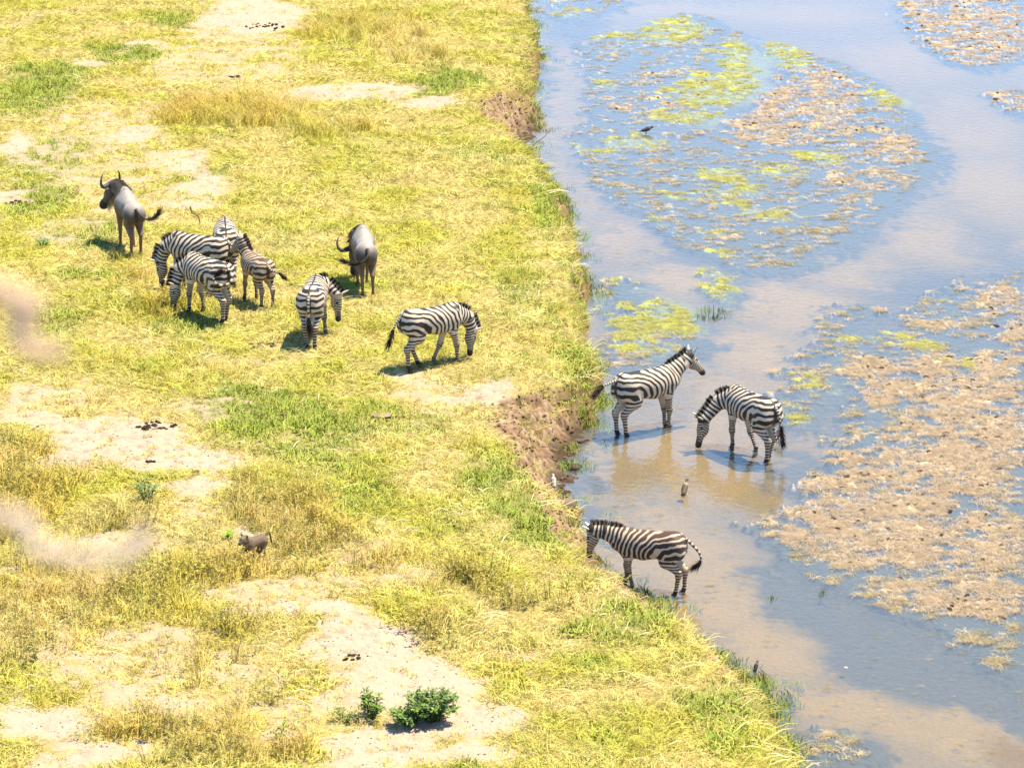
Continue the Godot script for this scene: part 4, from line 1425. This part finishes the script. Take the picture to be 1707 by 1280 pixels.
func build_birds() -> void:
	make_bird(2.98, -55.63, -0.02, 60.0, 0.84, "buff bird with a dark head wading in the shallows below the drinking zebra", Color(0.27, 0.20, 0.11), Color(0.30, 0.23, 0.14), Color(0.02, 0.015, 0.013), 1.05)
	make_bird(4.80, -58.52, 0.0, 40.0, 0.95, "small dark bird in the water behind the drinking zebra's tail", Color(0.14, 0.10, 0.07), Color(0.22, 0.17, 0.12), Color(0.12, 0.08, 0.06), 0.8)
	make_bird(0.72, -55.71, maxf(0.02, height_at(0.72, -55.71)), 100.0, 0.8, "small white bird on the muddy edge of the bank", Color(0.36, 0.34, 0.32), Color(0.4, 0.39, 0.37), Color(0.33, 0.32, 0.30), 0.9)
	make_bird(3.65, -47.5, -0.02, 60.0, 0.5, "tiny dark bird in the water off the near tip of the bank", Color(0.08, 0.06, 0.05), Color(0.12, 0.09, 0.07), Color(0.07, 0.05, 0.045), 1.0)
	make_bird(3.37, -83.64, -0.06, 20.0, 0.95, "dark bird resting on the big weed bed far upstream", Color(0.04, 0.035, 0.03), Color(0.06, 0.05, 0.04), Color(0.04, 0.03, 0.03), 0.25)


# ---------------------------------------------------------------- plants

func bush(called: String, label: String, category: String, x: float, z: float, tall: float, wide: float, stems: int, leaves: int, leaf_len: float, leaf_wide: float, cols: Array, group := "") -> void:
	var o := thing(called, label, category, Vector3(x, height_at(x, z), z), 0.0, group)
	var wood := Strands.new()
	var fol := Strands.new()
	for s in stems:
		var a := rng.randf() * TAU
		var lean := sqrt(rng.randf())
		var root := Vector3(cos(a), 0, sin(a)) * wide * 0.12 * rng.randf()
		var top := root + Vector3(cos(a) * wide * 0.5 * lean, tall * rng.randf_range(0.55, 1.0) * (1.0 - 0.45 * lean * lean), sin(a) * wide * 0.5 * lean)
		var bend := root.lerp(top, 0.5) + Vector3(0, tall * 0.12, 0)
		for q in 3:
			var side := Vector3(cos(q * 2.1), 0, sin(q * 2.1)) * 0.012
			wood.blade3(root - Vector3(0, 0.03, 0), bend, top, side, Color(0.16, 0.17, 0.06), Color(0.15, 0.2, 0.06), Color(0.12, 0.22, 0.05))
		for l in leaves / stems:
			var t := pow(rng.randf(), 0.7)
			var p := root.lerp(bend, minf(t * 2.0, 1.0)) if t < 0.5 else bend.lerp(top, t * 2.0 - 1.0)
			var la := rng.randf() * TAU
			var dir := Vector3(cos(la), rng.randf_range(-0.1, 0.9), sin(la)).normalized()
			var side := dir.cross(Vector3(rng.randf_range(-0.3, 0.3), 1, rng.randf_range(-0.3, 0.3))).normalized()
			var k: Color = cols[rng.randi() % cols.size()]
			fol.leaf(p + dir * 0.01, dir, side, leaf_len * rng.randf_range(0.6, 1.25), leaf_wide * rng.randf_range(0.7, 1.2), k * rng.randf_range(0.75, 1.25), rng.randf_range(0.0, 0.3))
	tag(part("stems", wood.mesh(), mats["leaf"], o), "", "", "", "stuff")
	tag(part("leaves", fol.mesh(), mats["leaf"], o), "", "", "", "stuff")


func build_bushes() -> void:
	var dk := [Color(0.14, 0.23, 0.05), Color(0.18, 0.27, 0.065), Color(0.24, 0.31, 0.11), Color(0.10, 0.17, 0.04)]
	var lt := [Color(0.11, 0.2, 0.022), Color(0.15, 0.25, 0.03), Color(0.08, 0.14, 0.02)]
	bush("bush", "dense dark green leafy bush, the biggest of those on the sand at the bottom", "bush", -1.10, -43.75, 0.54, 0.76, 60, 3600, 0.062, 0.028, dk)
	bush("bush", "low grey-green bush joined to the left of the biggest bush", "bush", -1.42, -43.6, 0.30, 0.52, 34, 1300, 0.075, 0.032, dk)
	bush("bush", "small bright green upright leafy shrub on the sand at the bottom", "bush", -1.94, -43.95, 0.44, 0.5, 14, 330, 0.10, 0.034, lt)
	bush("weed_plant", "low dark green weed left of the bright green shrub", "plant", -2.32, -43.8, 0.26, 0.42, 10, 130, 0.06, 0.025, [Color(0.09, 0.16, 0.03), Color(0.14, 0.2, 0.05)])
	bush("bush", "sparse grey-green shrub below the big patch of sand", "bush", -6.01, -53.0, 0.46, 0.46, 16, 260, 0.075, 0.022, [Color(0.11, 0.19, 0.09), Color(0.15, 0.24, 0.11), Color(0.08, 0.14, 0.06)])
	bush("weed_plant", "round lime green plant above the small brown animal", "plant", -4.52, -51.2, 0.13, 0.22, 14, 150, 0.05, 0.032, [Color(0.2, 0.42, 0.02), Color(0.28, 0.5, 0.04)])
	bush("weed_plant", "dark green weed tuft left of the wildebeest with raised head", "plant", -9.93, -69.6, 0.24, 0.42, 14, 130, 0.09, 0.03, [Color(0.06, 0.18, 0.04), Color(0.1, 0.25, 0.06)])
	bush("weed_plant", "thin upright green weed in the dry grass at the bottom left", "plant", -3.2, -43.2, 0.26, 0.24, 5, 44, 0.10, 0.028, lt)
	# grass tufts in the water
	var k := 0
	for t in [[4.11, -67.0, 0.17, 0.75, 170, "dense green grass tuft in the water beside the green islet"], [4.10, -50.5, 0.15, 0.14, 16, "small green sprout in the water, left of its neighbour"], [4.91, -50.77, 0.17, 0.12, 16, "small green sprout in the water at the edge of the dried weed"], [11.55, -67.6, 0.30, 0.6, 70, "grass tuft at the right edge of the dried weed"]]:
		var st := Strands.new()
		for q in t[4]:
			var a := rng.randf() * TAU
			var r: float = sqrt(rng.randf()) * t[3] * 0.5
			var root := Vector3(cos(a) * r, -0.06, sin(a) * r)
			var out := Vector3(cos(a), 0, sin(a)) * rng.randf_range(0.0, 0.16)
			var h: float = t[2] * rng.randf_range(0.5, 1.1)
			var kc := Color(0.07, 0.14, 0.018).lerp(Color(0.2, 0.2, 0.04), rng.randf() * 0.7)
			st.blade3(root, root + Vector3(0, h * 0.6, 0) + out * 0.4, root + Vector3(0, h, 0) + out, Vector3(cos(a + 1.5), 0, sin(a + 1.5)) * 0.014, kc * 0.8, kc, kc)
		var o := part("water_grass", st.mesh(), mats["leaf"], self)
		o.position = Vector3(t[0], 0.0, t[1])
		tag(o, t[5], "grass", "grass tufts in the water")
		k += 1


func stone(called: String, label: String, category: String, x: float, z: float, r: Vector3, col: Color, lumps: float, seed_: int, group := "") -> void:
	var o := part(called, blob(Vector3.ZERO, r, col, lumps, seed_, 8), mats["stone"], self)
	o.position = Vector3(x, maxf(height_at(x, z), -0.02) + r.y * 0.45, z)
	o.rotation.y = seed_ * 1.7
	tag(o, label, category, group)


func dung(label: String, x: float, z: float, count: int, spread: float, size: float) -> void:
	var o := thing("dung_pile", label, "dung", Vector3(x, height_at(x, z), z), 0.0, "dark dung piles on the bank")
	for q in count:
		var a := rng.randf() * TAU
		var r := sqrt(rng.randf()) * spread
		part("dropping", blob(Vector3(cos(a) * r, size * 0.2, sin(a) * r * 0.8), Vector3(size * rng.randf_range(0.8, 1.4), size * rng.randf_range(0.6, 0.9), size), Color(0.025, 0.019, 0.014), 0.5, q, 5), mats["stone"], o)


func build_small_things() -> void:
	stone("stone", "dark flat wet stone at the water's edge below the muddy slope", "stone", 1.10, -57.1, Vector3(0.16, 0.06, 0.10), Color(0.06, 0.045, 0.036), 0.6, 1, "stones at the foot of the bank")
	stone("stone", "grey stone half sunk in the mud above the young zebra's head", "stone", 0.86, -54.5, Vector3(0.22, 0.09, 0.14), Color(0.15, 0.12, 0.10), 0.6, 2, "stones at the foot of the bank")
	stone("stone", "small brown stone on the mud, above the dark flat wet stone", "stone", 1.12, -58.3, Vector3(0.11, 0.06, 0.08), Color(0.09, 0.06, 0.04), 0.7, 3, "stones at the foot of the bank")
	stone("stone", "pale stone lying in the river at the lower right", "stone", 5.0, -47.62, Vector3(0.035, 0.025, 0.03), Color(0.34, 0.33, 0.31), 0.4, 4)
	dung("dark dung scattered on the sandy patch above the bushes", -2.31, -46.1, 14, 0.16, 0.028)
	dung("big dark dung heap beside the far grass, left of its twin", -7.18, -87.0, 14, 0.16, 0.045)
	dung("two dark dung heaps on the farthest sand patch", -6.9, -93.6, 26, 0.55, 0.036)
	dung("dark dung heap on the end of the far sandy track", -5.86, -86.4, 16, 0.3, 0.036)
	dung("dark dung by the scrape at the top of the big sand patch", -6.25, -57.1, 26, 0.34, 0.04)
	dung("small dark droppings in the middle of the big sand patch", -6.15, -55.1, 7, 0.07, 0.03)
	dung("small dark droppings at the right end of the big sand patch", -5.35, -54.6, 5, 0.05, 0.03)
	dung("dark droppings on the near grass slope under the young zebra", 0.82, -45.1, 12, 0.16, 0.028)
	dung("dark droppings in the grass left of the young zebra", -0.80, -51.8, 14, 0.20, 0.028)
	dung("dark droppings on the left sand, level with the wildebeest group", -10.99, -73.3, 8, 0.25, 0.045)
	dung("flat dark dung in the grass right of the foal", -4.75, -62.1, 26, 0.24, 0.03)
	# a weathered slab of wood on the grass
	var w := part("wood_slab", slab(), mats["stone"], self)
	w.position = Vector3(-2.31, height_at(-2.31, -57.52) + 0.07, -57.52)
	w.rotation = Vector3(0.12, 0.1, -0.05)
	tag(w, "pale curved slab of dry wood lying on the grass below the lone grazing zebra", "wood")
	# dead branches
	for d in [["dead_branch", "crooked dead branch sticking up behind the zebra group", -6.8, -71.4, [Vector3(-0.14, 0.42, 0), Vector3(-0.10, 0.30, 0), Vector3(0.02, 0.22, 0), Vector3(0.06, 0.06, 0), Vector3(0.05, -0.05, 0)], 0.024],
			["dead_branch", "thin dark dead twig leaning over the water below the far muddy slope", 0.35, -80.2, [Vector3(0.0, -0.05, 0), Vector3(0.2, 0.25, 0), Vector3(0.42, 0.42, 0), Vector3(0.62, 0.66, 0.05)], 0.014],
			["dead_branch", "thin dark twig standing in the dry grass at the bottom left", -4.0, -45.9, [Vector3(0, -0.05, 0), Vector3(0.05, 0.2, 0), Vector3(0.12, 0.42, 0.02)], 0.008]]:
		var m := part(d[0], tube(d[4], d[5], d[5] * 0.4, 14, 7, [Color(0.27, 0.18, 0.10), Color(0.22, 0.15, 0.085)]), mats["stone"], self)
		m.position = Vector3(d[2], height_at(d[2], d[3]), d[3])
		tag(m, d[1], "branch")


func slab() -> Mesh:
	var v := PackedVector3Array()
	var n := PackedVector3Array()
	var c := PackedColorArray()
	var idx := PackedInt32Array()
	for side in 2:
		for i in 9:
			for j in 4:
				var x := (i / 8.0 - 0.5) * 0.34
				var z := (j / 3.0 - 0.5) * 0.17 * (1.0 - 0.35 * pow(absf(i / 8.0 - 0.5) * 2.0, 3.0))
				var y := 0.30 * x * x * 2.0 + (0.035 if side == 0 else 0.0)
				v.append(Vector3(x, y, z))
				n.append(Vector3.UP if side == 0 else Vector3.DOWN)
				c.append(Color(0.27, 0.20, 0.145) * (1.0 - 0.15 * (j % 2)))
	for side in 2:
		for i in 8:
			for j in 3:
				var p := side * 36 + i * 4 + j
				idx.append_array([p, p + 4, p + 1, p + 1, p + 4, p + 5])
	idx = face_out(v, n, idx)
	# the rim
	for i in 8:
		for e in [0, 3]:
			var p: int = i * 4 + e
			var k := v.size()
			var out := Vector3(0, 0, -1 if e == 0 else 1)
			for q in [p, p + 4, p + 36, p + 40]:
				v.append(v[q])
				n.append(out)
				c.append(Color(0.14, 0.09, 0.055))
			idx.append_array([k, k + 1, k + 2, k + 1, k + 3, k + 2])
	return mesh_of(v, n, c, face_out(v, n, idx))


# ---------------------------------------------------------------- grass

func mat_clump(kind: int) -> Mesh:
	# one clump of grass; colours are relative, each copy is tinted
	var st := Strands.new()
	st.upward = true
	var count: int = [34, 30, 26, 40, 9][kind]
	for q in count:
		var a := rng.randf() * TAU
		var r: float = sqrt(rng.randf()) * [0.20, 0.16, 0.15, 0.17, 0.25][kind]
		var root := Vector3(cos(a) * r, -0.015, sin(a) * r)
		var az := rng.randf() * TAU
		var len_: float
		var lift: float
		var wide := rng.randf_range(0.0045, 0.009)
		match kind:
			0:   # matted, mostly lying
				len_ = rng.randf_range(0.10, 0.30)
				lift = rng.randf_range(0.05, 0.75)
			1:   # short upright
				len_ = rng.randf_range(0.07, 0.17)
				lift = rng.randf_range(0.6, 1.4)
				wide = rng.randf_range(0.008, 0.014)
			2:   # tall and dry
				len_ = rng.randf_range(0.28, 0.55)
				lift = rng.randf_range(0.9, 1.5)
				wide = rng.randf_range(0.005, 0.009)
			3:   # leafy ground cover
				len_ = rng.randf_range(0.03, 0.08)
				lift = rng.randf_range(0.3, 1.2)
				wide = rng.randf_range(0.014, 0.026)
			_:   # single long straws
				len_ = rng.randf_range(0.3, 0.65)
				lift = rng.randf_range(0.08, 0.6)
				wide = rng.randf_range(0.007, 0.012)
		var dir := Vector3(cos(az) * cos(lift), sin(lift), sin(az) * cos(lift))
		var mid := root + dir * len_ * 0.55
		var tip := mid + (dir + Vector3(cos(az) * 0.5, -0.45, sin(az) * 0.5)).normalized() * len_ * 0.45
		var side := dir.cross(Vector3(rng.randf_range(-1, 1), rng.randf_range(0.0, 1), rng.randf_range(-1, 1))).normalized() * wide
		var k := rng.randf_range(0.65, 1.2)
		var warm := rng.randf()
		var c0 := Color(0.85, 0.95, 0.8) * k
		var c2 := Color(1.05, 1.0, 1.1) * k
		if warm > 0.72 and kind != 3:
			c2 = Color(1.15, 1.05, 1.7) * k
			c0 = Color(1.05, 0.98, 1.2) * k
		elif warm < 0.16 and kind != 4:
			c0 = Color(0.55, 0.75, 0.6) * k
			c2 = Color(0.7, 0.95, 0.7) * k
		st.blade3(root, mid, tip, side, c0, c0.lerp(c2, 0.6), c2)
		if kind == 2 and q % 3 == 0:
			# a small seed head
			for e in 3:
				var d2 := Vector3(rng.randf_range(-1, 1), rng.randf_range(-0.2, 0.8), rng.randf_range(-1, 1)).normalized()
				st.blade(tip, tip + d2 * 0.035, d2.cross(Vector3.UP) * 0.016, c2 * 0.7, c2 * 0.6, c2 * 0.6)
	return st.mesh()


func weed_mat() -> Mesh:
	var st := Strands.new()
	st.upward = true
	for q in 22:
		var a := rng.randf() * TAU
		var r := sqrt(rng.randf()) * 0.14
		var root := Vector3(cos(a) * r, rng.randf_range(-0.005, 0.012), sin(a) * r)
		var az := rng.randf() * TAU
		var l := rng.randf_range(0.07, 0.22)
		var d := Vector3(cos(az), rng.randf_range(0.0, 0.35), sin(az))
		var side := Vector3(-sin(az), 0.2, cos(az)) * rng.randf_range(0.006, 0.014)
		var k := Color(1, 1, 1) * rng.randf_range(0.6, 1.25)
		st.blade3(root, root + d * l * 0.5 + side * 3.0, root + (d + Vector3(0, -0.3, 0)) * l, side, k, k, k)
	return st.mesh()


func weed_clump() -> Mesh:
	# tall dry weeds with dark seed heads and a few leaves
	var st := Strands.new()
	for q in 16:
		var a := rng.randf() * TAU
		var r := sqrt(rng.randf()) * 0.20
		var root := Vector3(cos(a) * r, -0.02, sin(a) * r)
		var h := rng.randf_range(0.18, 0.48)
		var out := Vector3(cos(a), 0, sin(a)) * rng.randf_range(0.0, 0.14)
		var side := Vector3(cos(a * 3.0), 0, sin(a * 3.0)) * 0.008
		var k := Color(0.48, 0.375, 0.11) * rng.randf_range(0.8, 1.15)
		st.blade3(root, root + Vector3(0, h * 0.55, 0) + out * 0.4, root + Vector3(0, h, 0) + out, side, k * 0.9, k, k)
		for e in 5:
			var t := rng.randf_range(0.25, 1.0)
			var p := root + Vector3(0, h * t, 0) + out * t
			var az := rng.randf() * TAU
			var d := Vector3(cos(az), rng.randf_range(-0.2, 0.7), sin(az)).normalized()
			var dark := rng.randf() < 0.35
			var kc := (Color(0.05, 0.06, 0.018) if dark else Color(0.30, 0.27, 0.06)) * rng.randf_range(0.7, 1.3)
			st.leaf(p, d, d.cross(Vector3.UP).normalized(), 0.035 if dark else 0.06, 0.024, kc)
	return st.mesh()


func scatter(called: String, label: String, mesh: Mesh, m: Material, where: Array, tint: PackedColorArray) -> void:
	if where.is_empty():
		return
	var mm := MultiMesh.new()
	mm.transform_format = MultiMesh.TRANSFORM_3D
	mm.use_colors = true
	mm.mesh = mesh
	mm.instance_count = where.size()
	for i in where.size():
		mm.set_instance_transform(i, where[i])
		mm.set_instance_color(i, tint[i])
	var o := MultiMeshInstance3D.new()
	o.name = numbered(called)
	o.multimesh = mm
	o.material_override = m
	add_child(o)
	tag(o, label, "grass", "", "stuff")


func build_grass() -> void:
	var spots := [[], [], [], [], [], []]
	var tints := []
	for q in 6:
		tints.append(PackedColorArray())
	var rate := 78.0
	var z := -39.5
	while z > -109.0:
		var step := 0.25
		var half := absf(z) * 0.183 + 1.4
		var x1 := at_z(xw_tab, z) + 0.3
		var count := int((x1 + half) * step * rate * lerpf(1.0, 0.62, clampf((-z - 45.0) / 60.0, 0.0, 1.0)))
		for q in count:
			var x := rng.randf_range(-half, x1)
			var zz := z - rng.randf() * step
			ground_at(x, zz)
			if g_h < 0.06:
				continue
			var h := g_h
			var bare := g_bare
			var green := g_green
			var tall := g_tall
			var mud := g_mud
			var face := g_t
			var keep := (1.0 - bare * 0.93) * (1.0 - mud * 0.9)
			if face < 0.45:
				keep *= 0.5 * smoothstep(-0.25, 0.35, n_mid.get_noise_2d(x + 9.0, zz))
			if rng.randf() > keep:
				continue
			var big := n_big.get_noise_2d(x * 1.3 + 50.0, zz * 1.3)
			var mid := n_mid.get_noise_2d(x * 0.8 - 30.0, zz * 0.8)
			var kind := 0
			var pick := rng.randf()
			if green > 0.45 and pick < 0.75:
				kind = 3 if pick < 0.4 else 1
			elif tall > 0.25 and pick < tall * (0.6 if zz < -56.0 else 0.34):
				kind = 2
			elif mid > 0.2 and bare < 0.3 and pick > 0.86:
				kind = 2
			elif pick > 0.955:
				kind = 4
			elif pick > 0.78:
				kind = 1
			if bare > 0.5:
				kind = 1 if pick < 0.5 else 0
			# tint: gold, straw, yellow-green or green
			var gold := Color(0.52, 0.37, 0.075)
			var straw := Color(0.53, 0.435, 0.175)
			var lime := Color(0.405, 0.385, 0.065)
			var leaf := Color(0.225, 0.275, 0.045)
			var c := straw.lerp(lime, clampf(0.4 + big * 1.3 + mid * 0.7, 0.0, 1.0))
			c = c.lerp(gold, clampf(tall * 0.6 - green + mid * 0.5, 0.0, 0.85))
			c = c.lerp(leaf, clampf((green - 0.24) * 1.5 + rng.randf_range(-0.25, 0.25), 0.0, 0.9))
			if kind == 3:
				c = leaf.lerp(lime, rng.randf_range(0.0, 0.55))
			if kind == 4:
				c = Color(0.58, 0.49, 0.27)
			if face < 0.9 and mud < 0.2:
				c = c.lerp(Color(0.17, 0.21, 0.03), 0.4)
			c *= rng.randf_range(0.85, 1.25)
			if kind == 2 and tall < 0.25:
				c = c.lerp(lime, 0.4)
			var s := rng.randf_range(0.75, 1.25) * (0.6 if bare > 0.4 else 1.0) * clampf(1.0 + 0.7 * mid + 0.3 * big, 0.6, 1.25)
			if kind == 2 and tall < 0.25:
				s *= 0.6
			if kind == 2:
				s *= 0.8
			# the sward is grazed shorter in the green lawns
			if green > 0.5 and kind == 0:
				s *= 0.75
			var b := Basis(Vector3.UP, rng.randf() * TAU).scaled(Vector3(s, minf(s * rng.randf_range(0.8, 1.25), 1.35), s))
			var weedy := tall > 0.3 and zz > -57.0 and zz < -42.0 and rng.randf() < tall * 0.16
			if weedy:
				spots[5].append(Transform3D(b, Vector3(x, h, zz)))
				tints[5].append(Color(1, 1, 1) * rng.randf_range(0.8, 1.2))
				continue
			spots[kind].append(Transform3D(b, Vector3(x, h, zz)))
			tints[kind].append(c)
		z -= step
	scatter("matted_grass", "matted straw and yellow-green grass covering the bank", mat_clump(0), mats["straw"], spots[0], tints[0])
	scatter("short_grass", "short upright yellow-green grass among the matted straw", mat_clump(1), mats["straw"], spots[1], tints[1])
	scatter("tall_grass", "taller golden dry grass in patches on the bank", mat_clump(2), mats["straw"], spots[2], tints[2])
	scatter("ground_cover", "low green leafy ground cover in patches on the bank", mat_clump(3), mats["leaf"], spots[3], tints[3])
	scatter("long_straws", "long pale dry straws lying over the grass", mat_clump(4), mats["straw"], spots[4], tints[4])
	scatter("weeds", "tall dry weeds with dark seed heads in the lower left", weed_clump(), mats["straw"], spots[5], tints[5])
	# dried weed matted on the beds, dark clods as wet mud and painted shade
	var ws := []
	var wt := PackedColorArray()
	var cs := []
	var ct := PackedColorArray()
	for i in 172000:
		var zz := -44.0 * pow(2.42, rng.randf())
		var x := rng.randf_range(0.0, absf(zz) * 0.178 + 1.0)
		ground_at(x, zz)
		if g_weed < 0.3 or g_h < -0.022 or at_z(xw_tab, zz) > x - 0.1:
			continue
		var dens := 0.22 + 0.28 * maxf(g_green, g_tall)
		if rng.randf() > dens * g_weed:
			continue
		if g_tall > 0.35 and g_h > 0.004 and rng.randf() < 0.16:
			var cz := rng.randf_range(0.4, 1.5)
			cs.append(Transform3D(Basis(Vector3.UP, rng.randf() * TAU).scaled(Vector3(cz, cz * 0.8, cz)), Vector3(x, maxf(g_h, -0.01), zz)))
			ct.append(Color(1, 1, 1) * rng.randf_range(0.6, 1.8))
			continue
		var s := rng.randf_range(0.4, 0.95)
		ws.append(Transform3D(Basis(Vector3.UP, rng.randf() * TAU).scaled(Vector3(s, s * 0.8, s)), Vector3(x, maxf(g_h, 0.006), zz)))
		var c := Color(0.48, 0.375, 0.255).lerp(Color(0.27, 0.235, 0.11), rng.randf() * (1.0 - g_tall))
		c = c.lerp(Color(0.40, 0.41, 0.07), g_green * rng.randf_range(0.5, 1.0))
		c = c.lerp(Color(0.20, 0.13, 0.065), g_tall * rng.randf() * 0.3)
		wt.append(c * rng.randf_range(0.75, 1.2))
	for i in 1500:
		# scraps of weed adrift on the open water
		var zz := -44.0 * pow(2.3, rng.randf())
		var x := at_z(xw_tab, zz) + absf(rng.randfn(0.0, 3.2)) + 0.15
		ground_at(x, zz)
		if g_h > -0.02 or n_big.get_noise_2d(x * 1.7, zz * 0.9) < -0.05:
			continue
		var s := rng.randf_range(0.1, 0.34)
		ws.append(Transform3D(Basis(Vector3.UP, rng.randf() * TAU).scaled(Vector3(s * 1.5, s * 0.5, s)), Vector3(x, 0.006, zz)))
		wt.append(Color(0.20, 0.19, 0.07).lerp(Color(0.36, 0.29, 0.19), rng.randf()) * rng.randf_range(0.5, 1.2))
	for i in 9000:
		# crumbs of earth and droppings on the bare sand
		var zz := -42.0 * pow(2.4, rng.randf())
		var x := rng.randf_range(-absf(zz) * 0.158, 1.0)
		if mask(land_mask, x, zz).r < 0.3 and rng.randf() < 0.9:
			continue
		ground_at(x, zz)
		if g_bare < 0.4 or g_h < 0.3:
			continue
		var cz := rng.randf_range(0.12, 0.42)
		cs.append(Transform3D(Basis(Vector3.UP, rng.randf() * TAU).scaled(Vector3(cz, cz, cz)), Vector3(x, g_h, zz)))
		ct.append(Color(4.0, 3.4, 2.8) * rng.randf_range(0.2, 1.2))
	for i in 2600:
		var zz: float = [-88.0, -58.0][i % 2] + rng.randf_range(-6.0, 6.0)
		var x := at_z(xw_tab, zz) - rng.randf_range(-0.15, 1.0) * maxf(0.3, at_z(xw_tab, zz) - at_z(xt_tab, zz))
		ground_at(x, zz)
		if g_mud < 0.25 and rng.randf() < 0.85:
			continue
		if g_h < -0.03:
			continue
		var cz := rng.randf_range(0.25, 0.85)
		cs.append(Transform3D(Basis(Vector3.UP, rng.randf() * TAU).scaled(Vector3(cz, cz * 1.2, cz)), Vector3(x, g_h, zz)))
		ct.append(Color(3.2, 2.6, 2.0) * rng.randf_range(0.35, 1.3))
	scatter("dried_weed", "dried tan and yellow-green water weed matted on the beds in the river", weed_mat(), mats["straw"], ws, wt)
	scatter("mud_and_shade_clods", "dark clods of mud on the trampled bank slopes and, partly as painted shade, among the dried weed", blob(Vector3.ZERO, Vector3(0.045, 0.02, 0.03), Color(0.045, 0.033, 0.022), 0.9, 77, 5), mats["stone"], cs, ct)
	# green grass at the foot of the bank, in the water's edge
	var rs := []
	var rt := PackedColorArray()
	for i in 2600:
		var zz := -rng.randf_range(42.0, 104.0)
		var dens := n_mid.get_noise_2d(3.0, zz * 0.7) * 0.9 + 0.25
		if at_z(xw_tab, zz) - at_z(xt_tab, zz) > 1.0:
			dens -= 0.35
		if zz > -52.5:
			dens += 0.25
		if rng.randf() > dens:
			continue
		var off := rng.randfn(0.02, 0.16) if rng.randf() < 0.85 else rng.randf_range(0.1, 0.6)
		var x := at_z(xw_tab, zz) + off
		var h := height_at(x, zz)
		if h < -0.2 or h > 0.35:
			continue
		var s := rng.randf_range(0.6, 1.3)
		rs.append(Transform3D(Basis(Vector3.UP, rng.randf() * TAU).scaled(Vector3(s, s * 1.5, s)), Vector3(x, h, zz)))
		rt.append(Color(0.09, 0.16, 0.022).lerp(Color(0.26, 0.25, 0.04), rng.randf() * 0.8) * rng.randf_range(0.8, 1.2))
	scatter("bank_grass", "fresh green grass growing at the water's edge along the bank", mat_clump(1), mats["leaf"], rs, rt)


# ---------------------------------------------------------------- near twigs, out of focus

func build_twigs() -> void:
	# bare twigs of a bush beside the lookout, about three metres from the lens
	var cam := Vector3(0, 19.0, 0)
	var fwd := Vector3(0, -sin(deg_to_rad(17.0)), -cos(deg_to_rad(17.0)))
	var up := Vector3(0, cos(deg_to_rad(17.0)), -sin(deg_to_rad(17.0)))
	var mid := cam + fwd * 2.4
	var bark := Color(0.5, 0.35, 0.24)
	var pale := Color(0.58, 0.50, 0.42)
	var sets := [
		["dry_twig", "blurred pale curved twig close to the lens at the lower left", [Vector2(-0.85, -0.13), Vector2(-0.47, -0.115), Vector2(-0.42, -0.145), Vector2(-0.37, -0.152), Vector2(-0.335, -0.148), Vector2(-0.322, -0.12)], 0.0075, [pale, bark]],
		["dry_twig", "blurred tan twig close to the lens at the left edge, the upper one", [Vector2(-0.85, 0.20), Vector2(-0.46, 0.085), Vector2(-0.435, 0.055), Vector2(-0.425, 0.03), Vector2(-0.39, 0.028)], 0.009, [bark, Color(0.55, 0.38, 0.26)]],
		["dry_twig", "blurred brown twig close to the lens at the bottom right corner", [Vector2(0.80, -0.40), Vector2(0.47, -0.335), Vector2(0.435, -0.325), Vector2(0.42, -0.315)], 0.004, [Color(0.2, 0.13, 0.09)]],
	]
	for s in sets:
		var pts := []
		for p in s[2]:
			pts.append(mid + Vector3(p.x * 0.8, 0, 0) + up * p.y * 0.8)
		var o := part(s[0], tube(pts, s[3], s[3] * 0.75, 40, 8, s[4]), mats["stone"], self)
		tag(o, s[1], "twig", "twigs beside the lookout")
